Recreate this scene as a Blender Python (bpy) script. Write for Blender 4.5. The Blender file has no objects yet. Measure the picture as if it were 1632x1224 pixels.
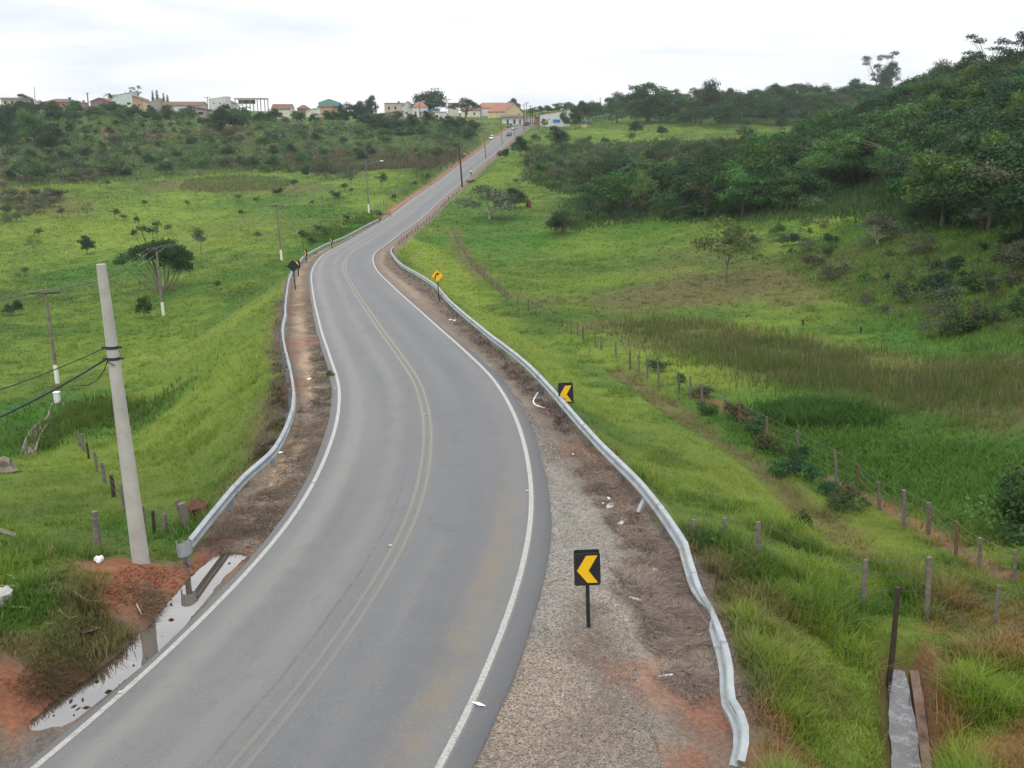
import bpy, math, random
import numpy as np
from mathutils import Vector, Matrix

# ------------------------------------------------------------------ camera, sky, sun
sc = bpy.context.scene
col = sc.collection
CZ = 11.1                                # height of the footbridge eye point above the near road
PITCH = math.radians(14.464)
F = 1587.0                               # focal length in photo pixels
cam = bpy.data.objects.new('camera', bpy.data.cameras.new('camera'))
col.objects.link(cam)
cam.location = (0, 0, CZ)
cam.rotation_euler = (math.pi/2 - PITCH, 0, 0)
cam.data.sensor_width = 36; cam.data.lens = 36*F/1632
cam.data.clip_start = 0.5; cam.data.clip_end = 9000
sc.camera = cam
sc.view_settings.view_transform = 'Standard'; sc.view_settings.look = 'None'
sc.view_settings.exposure = 0.0; sc.view_settings.gamma = 1.0

SUN_EL, SUN_AZ = math.radians(58), math.radians(200)
W = bpy.data.worlds.new('World'); sc.world = W; W.use_nodes = True
nt = W.node_tree; nt.nodes.clear()
def wn(t, **k):
    n = nt.nodes.new(t)
    for a, b in k.items(): setattr(n, a, b)
    return n
out = wn('ShaderNodeOutputWorld'); bg = wn('ShaderNodeBackground'); bg.inputs['Strength'].default_value = 0.1
sky = wn('ShaderNodeTexSky', sky_type='NISHITA', sun_disc=False, sun_elevation=SUN_EL, sun_rotation=SUN_AZ)
tc = wn('ShaderNodeTexCoord'); mp = wn('ShaderNodeMapping'); mp.inputs['Scale'].default_value = (1.0, 1.0, 7.5)
mp.inputs['Rotation'].default_value = (0.05, 0.12, 0.3)
n1 = wn('ShaderNodeTexNoise'); n1.inputs['Scale'].default_value = 2.3; n1.inputs['Detail'].default_value = 7; n1.inputs['Roughness'].default_value = 0.52
n1.inputs['Distortion'].default_value = 0.5
cr = wn('ShaderNodeValToRGB'); cr.color_ramp.elements[0].position = 0.33; cr.color_ramp.elements[0].color = (8.4, 9.2, 10.2, 1)
cr.color_ramp.elements[1].position = 0.54; cr.color_ramp.elements[1].color = (11.6, 11.6, 11.8, 1)
sep = wn('ShaderNodeSeparateXYZ')
rmp = wn('ShaderNodeMapRange'); rmp.inputs['From Min'].default_value = 0.09; rmp.inputs['From Max'].default_value = 0.6
rmp.inputs['To Min'].default_value = 1.0; rmp.inputs['To Max'].default_value = 1.7
vm = wn('ShaderNodeVectorMath', operation='SCALE')
mx = wn('ShaderNodeMix', data_type='RGBA'); mx.inputs['Factor'].default_value = 0.9
L = nt.links.new
L(tc.outputs['Generated'], mp.inputs['Vector']); L(mp.outputs['Vector'], n1.inputs['Vector']); L(n1.outputs['Fac'], cr.inputs['Fac'])
L(tc.outputs['Generated'], sep.inputs[0]); L(sep.outputs['Z'], rmp.inputs['Value'])
L(cr.outputs['Color'], vm.inputs[0]); L(rmp.outputs['Result'], vm.inputs['Scale'])
L(sky.outputs['Color'], mx.inputs['A']); L(vm.outputs['Vector'], mx.inputs['B'])
L(mx.outputs['Result'], bg.inputs['Color']); L(bg.outputs[0], out.inputs[0])
sun = bpy.data.objects.new('sun', bpy.data.lights.new('sun', 'SUN')); col.objects.link(sun)
sun.data.energy = 1.4; sun.data.angle = math.radians(10); sun.data.color = (1, 0.965, 0.91)
sun.rotation_euler = (math.pi/2 - SUN_EL, 0, math.radians(-20))
sun.location = (0, 0, 60)

# ------------------------------------------------------------------ helpers
RND = random.Random(7)
rng = np.random.default_rng(11)
cP, sP = math.cos(PITCH), math.sin(PITCH)
def ray(px, py):
    """world direction of a photo pixel for unit optical depth"""
    a = (np.asarray(px, float)-816)/F; b = (612-np.asarray(py, float))/F
    return np.stack([a, cP+b*sP, -sP+b*cP], -1)
def at(px, py, z): d = ray(px, py)*z; return (float(d[0]), float(d[1]), float(d[2])+CZ)
def tag(o, label=None, cat=None, group=None, kind=None):
    if label: o['label'] = label
    if cat: o['category'] = cat
    if group: o['group'] = group
    if kind: o['kind'] = kind
    return o
def empty(name, loc, rz=0, **k):
    o = bpy.data.objects.new(name, None); col.objects.link(o)
    o.location = loc; o.rotation_euler = (0, 0, rz); o.empty_display_size = .3
    return tag(o, **k)
def link(name, me, parent=None, loc=None, rz=0, **k):
    o = bpy.data.objects.new(name, me); col.objects.link(o)
    if parent: o.parent = parent
    if loc is not None: o.location = loc
    if rz: o.rotation_euler = (0, 0, rz)
    return tag(o, **k)
def tree_children(o, kids):
    return kids.get(o.name, [])
def np_mesh(name, V, Fq, mat=None, smooth=False, attrs=None):
    """mesh from numpy arrays; Fq (n,3) or (n,4)"""
    V = np.ascontiguousarray(V, np.float32); Fq = np.ascontiguousarray(Fq, np.int32)
    me = bpy.data.meshes.new(name); k = Fq.shape[1]
    me.vertices.add(len(V)); me.vertices.foreach_set('co', V.ravel())
    me.loops.add(Fq.size); me.loops.foreach_set('vertex_index', Fq.ravel())
    me.polygons.add(len(Fq)); me.polygons.foreach_set('loop_start', np.arange(0, Fq.size, k, dtype=np.int32))
    me.polygons.foreach_set('loop_total', np.full(len(Fq), k, np.int32))
    me.update(calc_edges=True)
    if smooth: me.polygons.foreach_set('use_smooth', np.ones(len(Fq), bool))
    for a, v in (attrs or {}).items():
        v = np.asarray(v, np.float32)
        if v.ndim == 2:
            if v.shape[1] == 3: v = np.c_[v, np.ones(len(v), np.float32)]
            at_ = me.attributes.new(a, 'FLOAT_COLOR', 'POINT'); at_.data.foreach_set('color', v.ravel())
        else:
            at_ = me.attributes.new(a, 'FLOAT', 'POINT'); at_.data.foreach_set('value', v)
    if mat: me.materials.append(mat)
    return me
class MB:
    def __init__(s): s.v = []; s.f = []; s.sm = []
    def add(s, vs, fs, smooth=False):
        b = len(s.v); s.v += [tuple(v) for v in vs]; s.f += [tuple(b+i for i in f) for f in fs]; s.sm += [smooth]*len(fs); return s
    def box(s, c, d, rz=0, rx=0, ry=0, taper=1.0):
        x, y, z = d[0]/2, d[1]/2, d[2]/2
        M = Matrix.Translation(c) @ Matrix.Rotation(rz, 4, 'Z') @ Matrix.Rotation(ry, 4, 'Y') @ Matrix.Rotation(rx, 4, 'X')
        vs = [M @ Vector((a*x*(taper if k > 0 else 1), b*y*(taper if k > 0 else 1), k*z)) for k in (-1, 1) for a, b in ((-1, -1), (1, -1), (1, 1), (-1, 1))]
        return s.add(vs, [(3, 2, 1, 0), (4, 5, 6, 7), (0, 1, 5, 4), (1, 2, 6, 5), (2, 3, 7, 6), (3, 0, 4, 7)])
    def tube(s, pts, rads, n=8, cap=True, smooth=True):
        pts = [Vector(p) for p in pts]; rings = []; up = None
        if not hasattr(rads, '__len__'): rads = [rads]*len(pts)
        for i, p in enumerate(pts):
            t = (pts[min(i+1, len(pts)-1)]-pts[max(i-1, 0)]).normalized()
            if up is None:
                up = Vector((1, 0, 0)) if abs(t.x) < .8 else Vector((0, 1, 0))
            a = (up-t*up.dot(t)).normalized(); b = t.cross(a); up = a
            rings.append([p+(a*math.cos(2*math.pi*k/n)+b*math.sin(2*math.pi*k/n))*rads[i] for k in range(n)])
        vs = [v for r in rings for v in r]; fs = []
        for i in range(len(pts)-1):
            for k in range(n): fs.append((i*n+k, i*n+(k+1) % n, (i+1)*n+(k+1) % n, (i+1)*n+k))
        s.add(vs, fs, smooth)
        if cap: s.add(rings[0], [tuple(range(n))[::-1]]); s.add(rings[-1], [tuple(range(n))])
        return s
    def sweep(s, prof, frames, closed=False, smooth=False):
        """prof [(u,v)], frames [(origin, uaxis, vaxis)]"""
        m = len(prof); vs = [Vector(o)+Vector(a)*u+Vector(b)*v for o, a, b in frames for u, v in prof]; fs = []
        for i in range(len(frames)-1):
            for k in range(m if closed else m-1): fs.append((i*m+k, i*m+(k+1) % m, (i+1)*m+(k+1) % m, (i+1)*m+k))
        s.add(vs, fs, smooth)
        if closed: s.add(vs[:m], [tuple(range(m))[::-1]]); s.add(vs[-m:], [tuple(range(m))])
        return s
    def mesh(s, name, mat=None):
        me = bpy.data.meshes.new(name); me.from_pydata(s.v, [], s.f); me.update()
        me.polygons.foreach_set('use_smooth', s.sm)
        if mat: me.materials.append(mat)
        return me
    def build(s, name, mat, parent=None, loc=None, rz=0, **k): return link(name, s.mesh(name, mat), parent, loc, rz, **k)

# ------------------------------------------------------------------ materials
def material(name):
    m = bpy.data.materials.new(name); m.use_nodes = True; t = m.node_tree
    return m, t, t.nodes['Principled BSDF']
def N(t, typ, ins=None, **k):
    n = t.nodes.new(typ)
    for a, b in k.items(): setattr(n, a, b)
    for a, b in (ins or {}).items():
        s = n.inputs[a]
        if hasattr(b, 'is_linked') or isinstance(b, bpy.types.NodeSocket): t.links.new(b, s)
        else: s.default_value = b
    return n
def coords(t): return N(t, 'ShaderNodeTexCoord').outputs['Object']
def noise(t, scale, detail=4, rough=.55, vec=None, out='Fac'):
    n = N(t, 'ShaderNodeTexNoise', {'Scale': scale, 'Detail': detail, 'Roughness': rough})
    t.links.new(vec if vec is not None else coords(t), n.inputs['Vector']); return n.outputs[out]
def mixc(t, fac, a, b, blend='MIX'):
    n = N(t, 'ShaderNodeMix', data_type='RGBA', blend_type=blend)
    for s, v in ((n.inputs['Factor'], fac), (n.inputs['A'], a), (n.inputs['B'], b)):
        if isinstance(v, bpy.types.NodeSocket): t.links.new(v, s)
        else: s.default_value = v if not isinstance(v, tuple) or len(v) == 4 else (*v, 1)
    return n.outputs['Result']
def ramp(t, fac, p0, p1, c0=(0, 0, 0, 1), c1=(1, 1, 1, 1)):
    n = N(t, 'ShaderNodeValToRGB'); e = n.color_ramp.elements
    e[0].position, e[1].position = p0, p1; e[0].color = (*c0[:3], 1); e[1].color = (*c1[:3], 1)
    t.links.new(fac, n.inputs['Fac']); return n.outputs['Color']
def math_(t, op, a, b=0.0, clamp=False):
    n = N(t, 'ShaderNodeMath', operation=op, use_clamp=clamp)
    for s, v in ((n.inputs[0], a), (n.inputs[1], b)):
        if isinstance(v, bpy.types.NodeSocket): t.links.new(v, s)
        else: s.default_value = v
    return n.outputs[0]
def bump(t, bsdf, h, strength, dist=.02):
    b = N(t, 'ShaderNodeBump', {'Strength': strength, 'Distance': dist}); t.links.new(h, b.inputs['Height']); t.links.new(b.outputs[0], bsdf.inputs['Normal'])
def simple(name, c, rough=.8, var=.25, scale=6, metal=0, spec=.3, bmp=0, dirt=None):
    m, t, b = material(name)
    n = noise(t, scale, 5, .6)
    lo = tuple(x*(1-var) for x in c); hi = tuple(min(1, x*(1+var)) for x in c)
    cc = ramp(t, n, .3, .7, lo, hi)
    if dirt:
        cc = mixc(t, ramp(t, noise(t, scale*.35, 6, .7), .52, .75), cc, dirt)
    t.links.new(cc, b.inputs['Base Color']); b.inputs['Roughness'].default_value = rough; b.inputs['Metallic'].default_value = metal
    b.inputs['Specular IOR Level'].default_value = spec
    if bmp: bump(t, b, n, bmp)
    return m
def leafmat(name, transl=.35):
    """foliage / blades: colour from the 'col' attribute, slightly varied per object"""
    m, t, b = material(name)
    a = N(t, 'ShaderNodeAttribute', attribute_name='col').outputs['Color']
    oi = N(t, 'ShaderNodeObjectInfo')
    hs = N(t, 'ShaderNodeHueSaturation')
    t.links.new(a, hs.inputs['Color'])
    t.links.new(math_(t, 'MULTIPLY_ADD', oi.outputs['Random'], .05, ), hs.inputs['Hue'])
    hs.inputs['Hue'].links[0].from_node.inputs[2].default_value = .475
    vr = math_(t, 'MULTIPLY_ADD', oi.outputs['Random'], .6); vr.node.inputs[2].default_value = .7
    t.links.new(vr, hs.inputs['Value'])
    c = hs.outputs['Color']
    t.links.new(c, b.inputs['Base Color']); b.inputs['Roughness'].default_value = .65; b.inputs['Specular IOR Level'].default_value = .15
    tr = N(t, 'ShaderNodeBsdfTranslucent'); t.links.new(c, tr.inputs['Color'])
    mx_ = N(t, 'ShaderNodeMixShader', {'Fac': transl}); t.links.new(b.outputs[0], mx_.inputs[1]); t.links.new(tr.outputs[0], mx_.inputs[2])
    t.links.new(mx_.outputs[0], t.nodes['Material Output'].inputs[0])
    return m
M = {}
M['steel'] = simple('galvanised_steel', (.31, .335, .345), .5, .18, 2.5, .2, .4, dirt=(.25, .235, .21))
M['rail_back'] = simple('post_steel', (.22, .24, .26), .6, .2, 3, .2)
M['concrete'] = simple('pole_concrete', (.40, .38, .34), .9, .16, 1.6, 0, .2, .3, dirt=(.28, .26, .22))
M['old_concrete'] = simple('old_concrete', (.18, .16, .125), .95, .3, 3, 0, .1, .5, dirt=(.12, .10, .07))
M['whitewash'] = simple('whitewash', (.68, .68, .65), .9, .1, 3, dirt=(.4, .38, .33))
M['black'] = simple('black_paint', (.022, .022, .024), .5, .3, 5)
M['wire'] = simple('wire_rubber', (.03, .03, .032), .6, .2, 5)
M['thin_wire'] = simple('aluminium_wire', (.22, .23, .23), .5, .2, 5)
M['barbed'] = simple('barbed_wire', (.17, .155, .14), .6, .2, 5)
M['yellow'] = simple('sign_yellow', (.80, .46, .010), .45, .05, 3, 0, .5)
M['wood'] = simple('weathered_wood', (.16, .135, .115), .95, .35, 9, 0, .1, .4)
M['redwood'] = simple('reddish_wood', (.14, .085, .06), .95, .35, 9, 0, .1, .4)
M['darkwood'] = simple('dark_wood', (.055, .042, .034), .95, .35, 6, 0, .1, .4)
M['bark'] = simple('bark', (.13, .11, .09), .95, .35, 6, 0, .1, .4)
M['palebark'] = simple('pale_bark', (.34, .31, .27), .95, .25, 4, 0, .1, .4)
M['plastic'] = simple('white_plastic', (.78, .78, .77), .55, .06, 9)
M['leaf'] = leafmat('leaves')
M['blade'] = leafmat('grass_blades', .5)
M['deadblade'] = leafmat('dead_stems', .15)

# ------------------------------------------------------------------ road centre line, surveyed every 8 m (x, y, z)
RC = np.array([(-6.23,11.33,-0.06),(-4.09,19.04,-0.02),(-2.98,26.95,0.00),(-3.11,34.94,-0.01),(-4.14,42.87,-0.11),(-5.93,50.66,-0.34),(-7.79,58.44,-0.71),(-9.54,66.25,-1.17),(-11.26,74.07,-1.69),(-12.93,81.89,-2.23),(-14.57,89.72,-2.77),(-16.19,97.55,-3.32),(-17.73,105.40,-3.89),(-19.14,113.28,-4.45),(-20.41,121.18,-4.99),(-21.57,129.09,-5.51),(-22.55,137.03,-5.98),(-23.18,145.01,-6.39),(-23.43,153.00,-6.73),(-23.51,161.00,-6.99),(-23.55,169.00,-7.18),(-23.50,177.00,-7.28),(-23.27,185.00,-7.31),(-22.90,192.99,-7.26),(-22.49,200.98,-7.15),(-22.11,208.97,-6.99),(-21.79,216.96,-6.78),(-21.50,224.96,-6.53),(-21.19,232.95,-6.26),(-20.82,240.94,-5.98),(-20.38,248.93,-5.68),(-19.90,256.92,-5.39),(-19.39,264.90,-5.08),(-18.88,272.88,-4.78),(-18.38,280.87,-4.47),(-17.90,288.85,-4.16),(-17.44,296.84,-3.85),(-17.00,304.83,-3.52),(-16.55,312.82,-3.18),(-16.10,320.80,-2.82),(-15.61,328.79,-2.43),(-15.07,336.77,-2.01),(-14.44,344.74,-1.55),(-13.72,352.71,-1.05),(-12.91,360.67,-0.51),(-12.02,368.62,0.08),(-11.07,376.56,0.71),(-10.10,384.50,1.40),(-9.11,392.44,2.13),(-8.10,400.38,2.91),(-7.08,408.31,3.74),(-6.03,416.24,4.61),(-4.91,424.17,5.54),(-3.68,432.07,6.51),(-2.30,439.95,7.52),(-0.73,447.80,8.58),(1.06,455.59,9.69),(3.11,463.32,10.84),(5.44,470.98,12.04),(8.06,478.54,13.28),(10.97,485.99,14.56)])
pre = [RC[0]+np.array([-.33*k*8, -.944*k*8, -.01]) for k in range(6, 0, -1)]
post = []; p_ = RC[-1].copy(); sl = 1.25
for k in range(16): sl *= .72; p_ = p_+np.array([3.0, 7.4, sl if k < 5 else 0.05]); post.append(p_.copy())
RC = np.vstack([pre, RC, post])
def catmull(P, n):
    P = np.vstack([2*P[0]-P[1], P, 2*P[-1]-P[-2]]); o = []
    for i in range(1, len(P)-2):
        t = np.linspace(0, 1, n, endpoint=False)[:, None]; a, b, c, d = P[i-1:i+3]
        o.append(.5*((2*b)+(-a+c)*t+(2*a-5*b+4*c-d)*t*t+(-a+3*b-3*c+d)*t**3))
    return np.vstack([*o, P[-2:-1]])
RP = catmull(RC, 8)                                   # ~1 m samples
RT = np.gradient(RP[:, :2], axis=0); RT /= np.linalg.norm(RT, axis=1)[:, None]
RN = np.stack([RT[:, 1], -RT[:, 0]], 1)               # to the right
RS = np.concatenate([[0], np.cumsum(np.linalg.norm(np.diff(RP[:, :2], axis=0), axis=1))]) - 48.0
def road_coord(x, y):
    """nearest station s, signed lateral d (right +), road height"""
    x = np.atleast_1d(np.asarray(x, float)); y = np.atleast_1d(np.asarray(y, float))
    S = np.empty_like(x); D = np.empty_like(x); Z = np.empty_like(x)
    for c in range(0, len(x), 20000):
        xx = x[c:c+20000]; yy = y[c:c+20000]
        j = np.argmin((xx[:, None]-RP[None, ::4, 0])**2+(yy[:, None]-RP[None, ::4, 1])**2, 1)*4
        best = None
        for o in range(-4, 4):
            i = np.clip(j+o, 0, len(RP)-2); a = RP[i]; e = RP[i+1]-a; l2 = e[:, 0]**2+e[:, 1]**2
            t = np.clip(((xx-a[:, 0])*e[:, 0]+(yy-a[:, 1])*e[:, 1])/l2, 0, 1)
            qx = a[:, 0]+e[:, 0]*t; qy = a[:, 1]+e[:, 1]*t; dd = np.hypot(xx-qx, yy-qy)
            sg = np.sign((xx-qx)*e[:, 1]-(yy-qy)*e[:, 0]); cur = [dd, sg*dd, RS[i]+t*(RS[i+1]-RS[i]), a[:, 2]+e[:, 2]*t]
            if best is None: best = cur
            else:
                m = dd < best[0]
                for q in range(4): best[q] = np.where(m, cur[q], best[q])
        S[c:c+20000] = best[2]; D[c:c+20000] = best[1]; Z[c:c+20000] = best[3]
    return S, D, Z
def on_deck(px, py, h):
    """world point of pixel lying h above the road's own level"""
    d = ray(px, py); z = 0.0
    for _ in range(12):
        k = (z+h-CZ)/d[2]; x, y = d[0]*k, d[1]*k; z = .5*z+.5*float(road_coord(x, y)[2][0])
    return np.array([x, y, z+h])

# rails as read off the photograph: top edge of the beam
RAIL_L = [(300, 858), (340, 809), (385, 757), (434.5, 712), (459, 665.5), (465.5, 628), (462.5, 594), (453, 554), (448.5, 526), (453, 498), (454.7, 473), (462, 436), (479.5, 411), (490, 402.5), (508.6, 392.7), (525.8, 385), (545, 378), (562.5, 369.4), (581, 359.6), (603, 348.6)]
RAIL_R = [(1187, 1214, .68), (1194.6, 1171, .74), (1187, 1137, .72), (1170, 1107, .66), (1169, 1068, .72), (1157, 1017, .70), (1135.5, 965.5, .55), (1120.5, 940, .42), (1103, 890.6, .42), (1092.7, 858.5, .62), (1028, 770.7, .72), (955.6, 700, .72), (900, 638, .72), (875, 611, .72), (846, 581, .72), (816.5, 557, .72), (787, 535, .72), (765, 517.6, .72), (738, 495.6, .72), (716, 476, .72), (696, 454, .72), (672, 438, .72), (640, 419, .72), (627, 404.5, .72), (624, 397, .72), (628, 391, .72)]
railL = np.array([on_deck(x, y, .72) for x, y in RAIL_L]); railR = np.array([on_deck(x, y, h) for x, y, h in RAIL_R])
sL, dL, _ = road_coord(railL[:, 0], railL[:, 1]); sR, dR, _ = road_coord(railR[:, 0], railR[:, 1])

# ------------------------------------------------------------------ terrain height
# photo pixel + optical depth (metres) of points on the land away from the road
TP = [(0,1200,18),(0,1000,21.5),(100,900,24),(0,880,26.5),(150,880,27),(200,815,34),(100,780,40),(0,760,44),(130,725,52),(0,680,64),(60,690,62),(92,612,86),(260,503,118),(250,600,76),(350,600,72),(0,500,128),(100,420,165),(449,415,152),(300,400,170),(200,340,225),(0,340,222),(400,320,240),(560,320,230),(0,290,255),(200,282,285),(400,272,295),(550,262,305),(650,250,312),(450,520,105),(380,700,50),
 (0,235,345),(100,200,390),(0,182,420),(200,225,350),(200,180,430),(345,190,430),(450,192,428),(600,196,425),(700,200,425),(760,206,425),(600,230,360),(730,225,370),(400,230,350),(300,200,400),(100,176,440),
 (150,171,560),(400,178,560),(650,185,560),
 (905,203,440),(1000,204,430),(1130,208,415),(1250,206,410),(1030,225,365),(1200,235,345),(900,238,345),(900,275,270),(1000,290,250),(850,310,240),(770,345,208),(900,350,195),(1000,340,200),(1000,390,160),(850,400,165),(760,400,165),(1100,430,125),(1200,380,140),(1040,500,100),
 (1250,165,520),(1000,170,560),(1420,168,480),(1600,150,420),
 (1105,635,58),(1020,592,68),(950,555,80),(870,505,100),(814,480,112),(780,448,128),(740,400,160),(1200,550,76),(1300,580,68),(1400,640,56),(1400,700,49),(1300,680,52),(1600,800,38),(1600,700,46),(1440,840,36),(1330,774,43),(1220,708,50),(1600,600,57),(1240,750,42),(1100,700,44),
 (1381,968,26.5),(1480,980,25.5),(1440,1100,22.6),(1440,1200,20.6),(1300,1150,20.3),(1600,1000,24.5),(1600,1200,20),(1250,900,27),(1200,850,30),(1150,830,31.5),
 (1300,330,150),(1400,350,132),(1500,350,112),(1632,350,98),(1632,500,70),(1500,450,92),(1300,450,105),(1500,540,72),(1400,250,180),(1632,250,130),(1500,200,185),(1632,170,165),(1250,270,205),(1150,290,215),(1100,330,185),(1400,190,260),(1632,130,240),(1530,155,290),(1300,205,350),(1720,140,200),(1720,300,90),(1720,500,62),(1720,800,34),(-90,200,420),(-90,300,240),(-90,500,120),(-90,760,42),(-90,1000,20)]
TPp = np.array([at(*p) for p in TP])
def lp(x, y):
    r = np.clip(np.hypot(x, y), 14, 620); th = np.clip(np.arctan2(x, y), -.62, .62)
    return np.log(r)*1.0, th*1.6
tx, ty = lp(TPp[:, 0], TPp[:, 1])
def tps_k(dx, dy): r2 = dx*dx+dy*dy+1e-12; return .5*r2*np.log(r2)
n_ = len(TP); A_ = np.zeros((n_+3, n_+3)); A_[:n_, :n_] = tps_k(tx[:, None]-tx, ty[:, None]-ty)+np.eye(n_)*.0015
A_[:n_, n_:] = np.c_[np.ones(n_), tx, ty]; A_[n_:, :n_] = A_[:n_, n_:].T
TW = np.linalg.solve(A_, np.concatenate([TPp[:, 2], [0, 0, 0]]))
def hash2(i, j, s):
    v = np.sin(i*127.1+j*311.7+s*74.7)*43758.5453; return v-np.floor(v)
def vnoise(x, y, s=0):
    i = np.floor(x); j = np.floor(y); u = x-i; v = y-j; u = u*u*(3-2*u); v = v*v*(3-2*v)
    return (hash2(i, j, s)*(1-u)+hash2(i+1, j, s)*u)*(1-v)+(hash2(i, j+1, s)*(1-u)+hash2(i+1, j+1, s)*u)*v
def fbm(x, y, s=0, o=4):
    t = 0; a = .5
    for k in range(o): t = t+a*vnoise(x*2**k, y*2**k, s+k); a *= .5
    return t
def sstep(a, b, x): t = np.clip((x-a)/(b-a), 0, 1); return t*t*(3-2*t)
# platform half widths along the road
stL = np.argsort(sL); stR = np.argsort(sR)
def lim_left(s): return np.interp(s, sL[stL], -dL[stL]+.55, left=4.9, right=6.0)
def lim_right(s): return np.interp(s, sR[stR], dR[stR]+.5, left=8.2, right=6.2)
DEP = []        # depressions / mounds: (points xy, half width, depth)
def seg_dist(x, y, P):
    best = np.full(x.shape, 1e9)
    for a, b in zip(P[:-1], P[1:]):
        e = b-a; t = np.clip(((x-a[0])*e[0]+(y-a[1])*e[1])/(e@e+1e-9), 0, 1)
        best = np.minimum(best, np.hypot(x-a[0]-e[0]*t, y-a[1]-e[1]*t))
    return best
def height(x, y, dep=True):
    x = np.atleast_1d(np.asarray(x, float)); y = np.atleast_1d(np.asarray(y, float))
    a, b = lp(x, y); Z = np.empty_like(x)
    for c in range(0, len(x), 20000):
        K = tps_k(a[c:c+20000, None]-tx, b[c:c+20000, None]-ty); Z[c:c+20000] = K@TW[:n_]+TW[n_]+TW[n_+1]*a[c:c+20000]+TW[n_+2]*b[c:c+20000]
    r = np.hypot(x, y); s, d, rz = road_coord(x, y); ad = np.abs(d)
    amp = .10+.5*sstep(40, 200, r)+.9*sstep(250, 420, r)
    Z = Z+(fbm(x/9, y/9, 3)-.5)*amp*1.6+(fbm(x/2.2, y/2.2, 9, 3)-.5)*.16
    lim = np.where(d < 0, lim_left(s), lim_right(s)); ex = np.maximum(0, ad-lim)
    slope = np.where(d < 0, .62, .55)
    near_r = (d > 0)&(s < 40)
    k = slope*ex
    Z = np.clip(Z, rz-.10-k-.02*ex, rz-.10+k*1.0+.03*ex)
    plat = rz-.055-.035*np.maximum(0, ad-3.9)+(fbm(x/1.1, y/1.1, 5, 3)-.5)*.07*sstep(4.0, 5.0, ad)
    w = sstep(0, .8, ex); Z = plat*(1-w)+Z*w
    if dep:
        mp_ = (x > -13)&(x < -5)&(y < 26)&(d < -4.0)
        if mp_.any(): Z[mp_] += (fbm(x[mp_]/.42, y[mp_]/.42, 61, 4)-.5)*.2
        for P, hw, dp in DEP:
            m = (x > P[:, 0].min()-hw*2)&(x < P[:, 0].max()+hw*2)&(y > P[:, 1].min()-hw*2)&(y < P[:, 1].max()+hw*2)
            if m.any():
                q = seg_dist(x[m], y[m], P); Z[m] -= dp*(1-sstep(hw*.45, hw, q))
    return Z
def h1(x, y): return float(height(x, y)[0])

# polar survey of the land seen from the camera: used to find where a line of sight meets the ground
AZ = np.concatenate([np.linspace(-.64, .64, 740)])
RR = 9.5*np.exp(np.linspace(0, math.log(640/9.5), 760))
def make_grid(az, rr):
    x = np.sin(az)[:, None]*rr; y = np.cos(az)[:, None]*rr
    return x, y, height(x.ravel(), y.ravel()).reshape(x.shape)
class Survey:
    def __init__(s, az, rr):
        s.az, s.rr = az, rr; s.x, s.y, s.z = make_grid(az, rr); s.T = np.maximum.accumulate((s.z-CZ)/rr, axis=1)
    def hit(s, px, py):
        d = ray(np.atleast_1d(px), np.atleast_1d(py)); hor = np.hypot(d[:, 0], d[:, 1]); tn = d[:, 2]/hor
        a = np.arctan2(d[:, 0], d[:, 1]); c = np.clip(np.searchsorted(s.az, a), 1, len(s.az)-1); c -= (a-s.az[c-1] < s.az[c]-a)
        R = np.full(len(a), np.nan); o = np.argsort(c); cs = c[o]; b = np.searchsorted(cs, np.arange(len(s.az)+1))
        for k in range(len(s.az)):
            i = o[b[k]:b[k+1]]
            if len(i):
                j = np.searchsorted(s.T[k], tn[i]); ok = (j > 0)&(j < len(s.rr)); j2 = np.clip(j, 1, len(s.rr)-1)
                t0 = s.T[k][j2-1]; t1 = s.T[k][j2]; f = np.clip((tn[i]-t0)/np.maximum(t1-t0, 1e-9), 0, 1)
                R[i] = np.where(ok, s.rr[j2-1]+(s.rr[j2]-s.rr[j2-1])*f, np.nan)
        x = np.sin(a)*R; y = np.cos(a)*R; return x, y, CZ+tn*R
sv = Survey(np.linspace(-.64, .64, 260), 9.5*np.exp(np.linspace(0, math.log(640/9.5), 420)))
def G(px, py):
    x, y, z = sv.hit([px], [py])
    if np.isnan(x[0]):
        for k in range(1, 80):
            x, y, z = sv.hit([px], [py+k])
            if not np.isnan(x[0]): break
    return np.array([x[0], y[0], h1(x[0], y[0])])
def Gs(P): return np.array([G(*p)[:2] for p in P])

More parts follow.
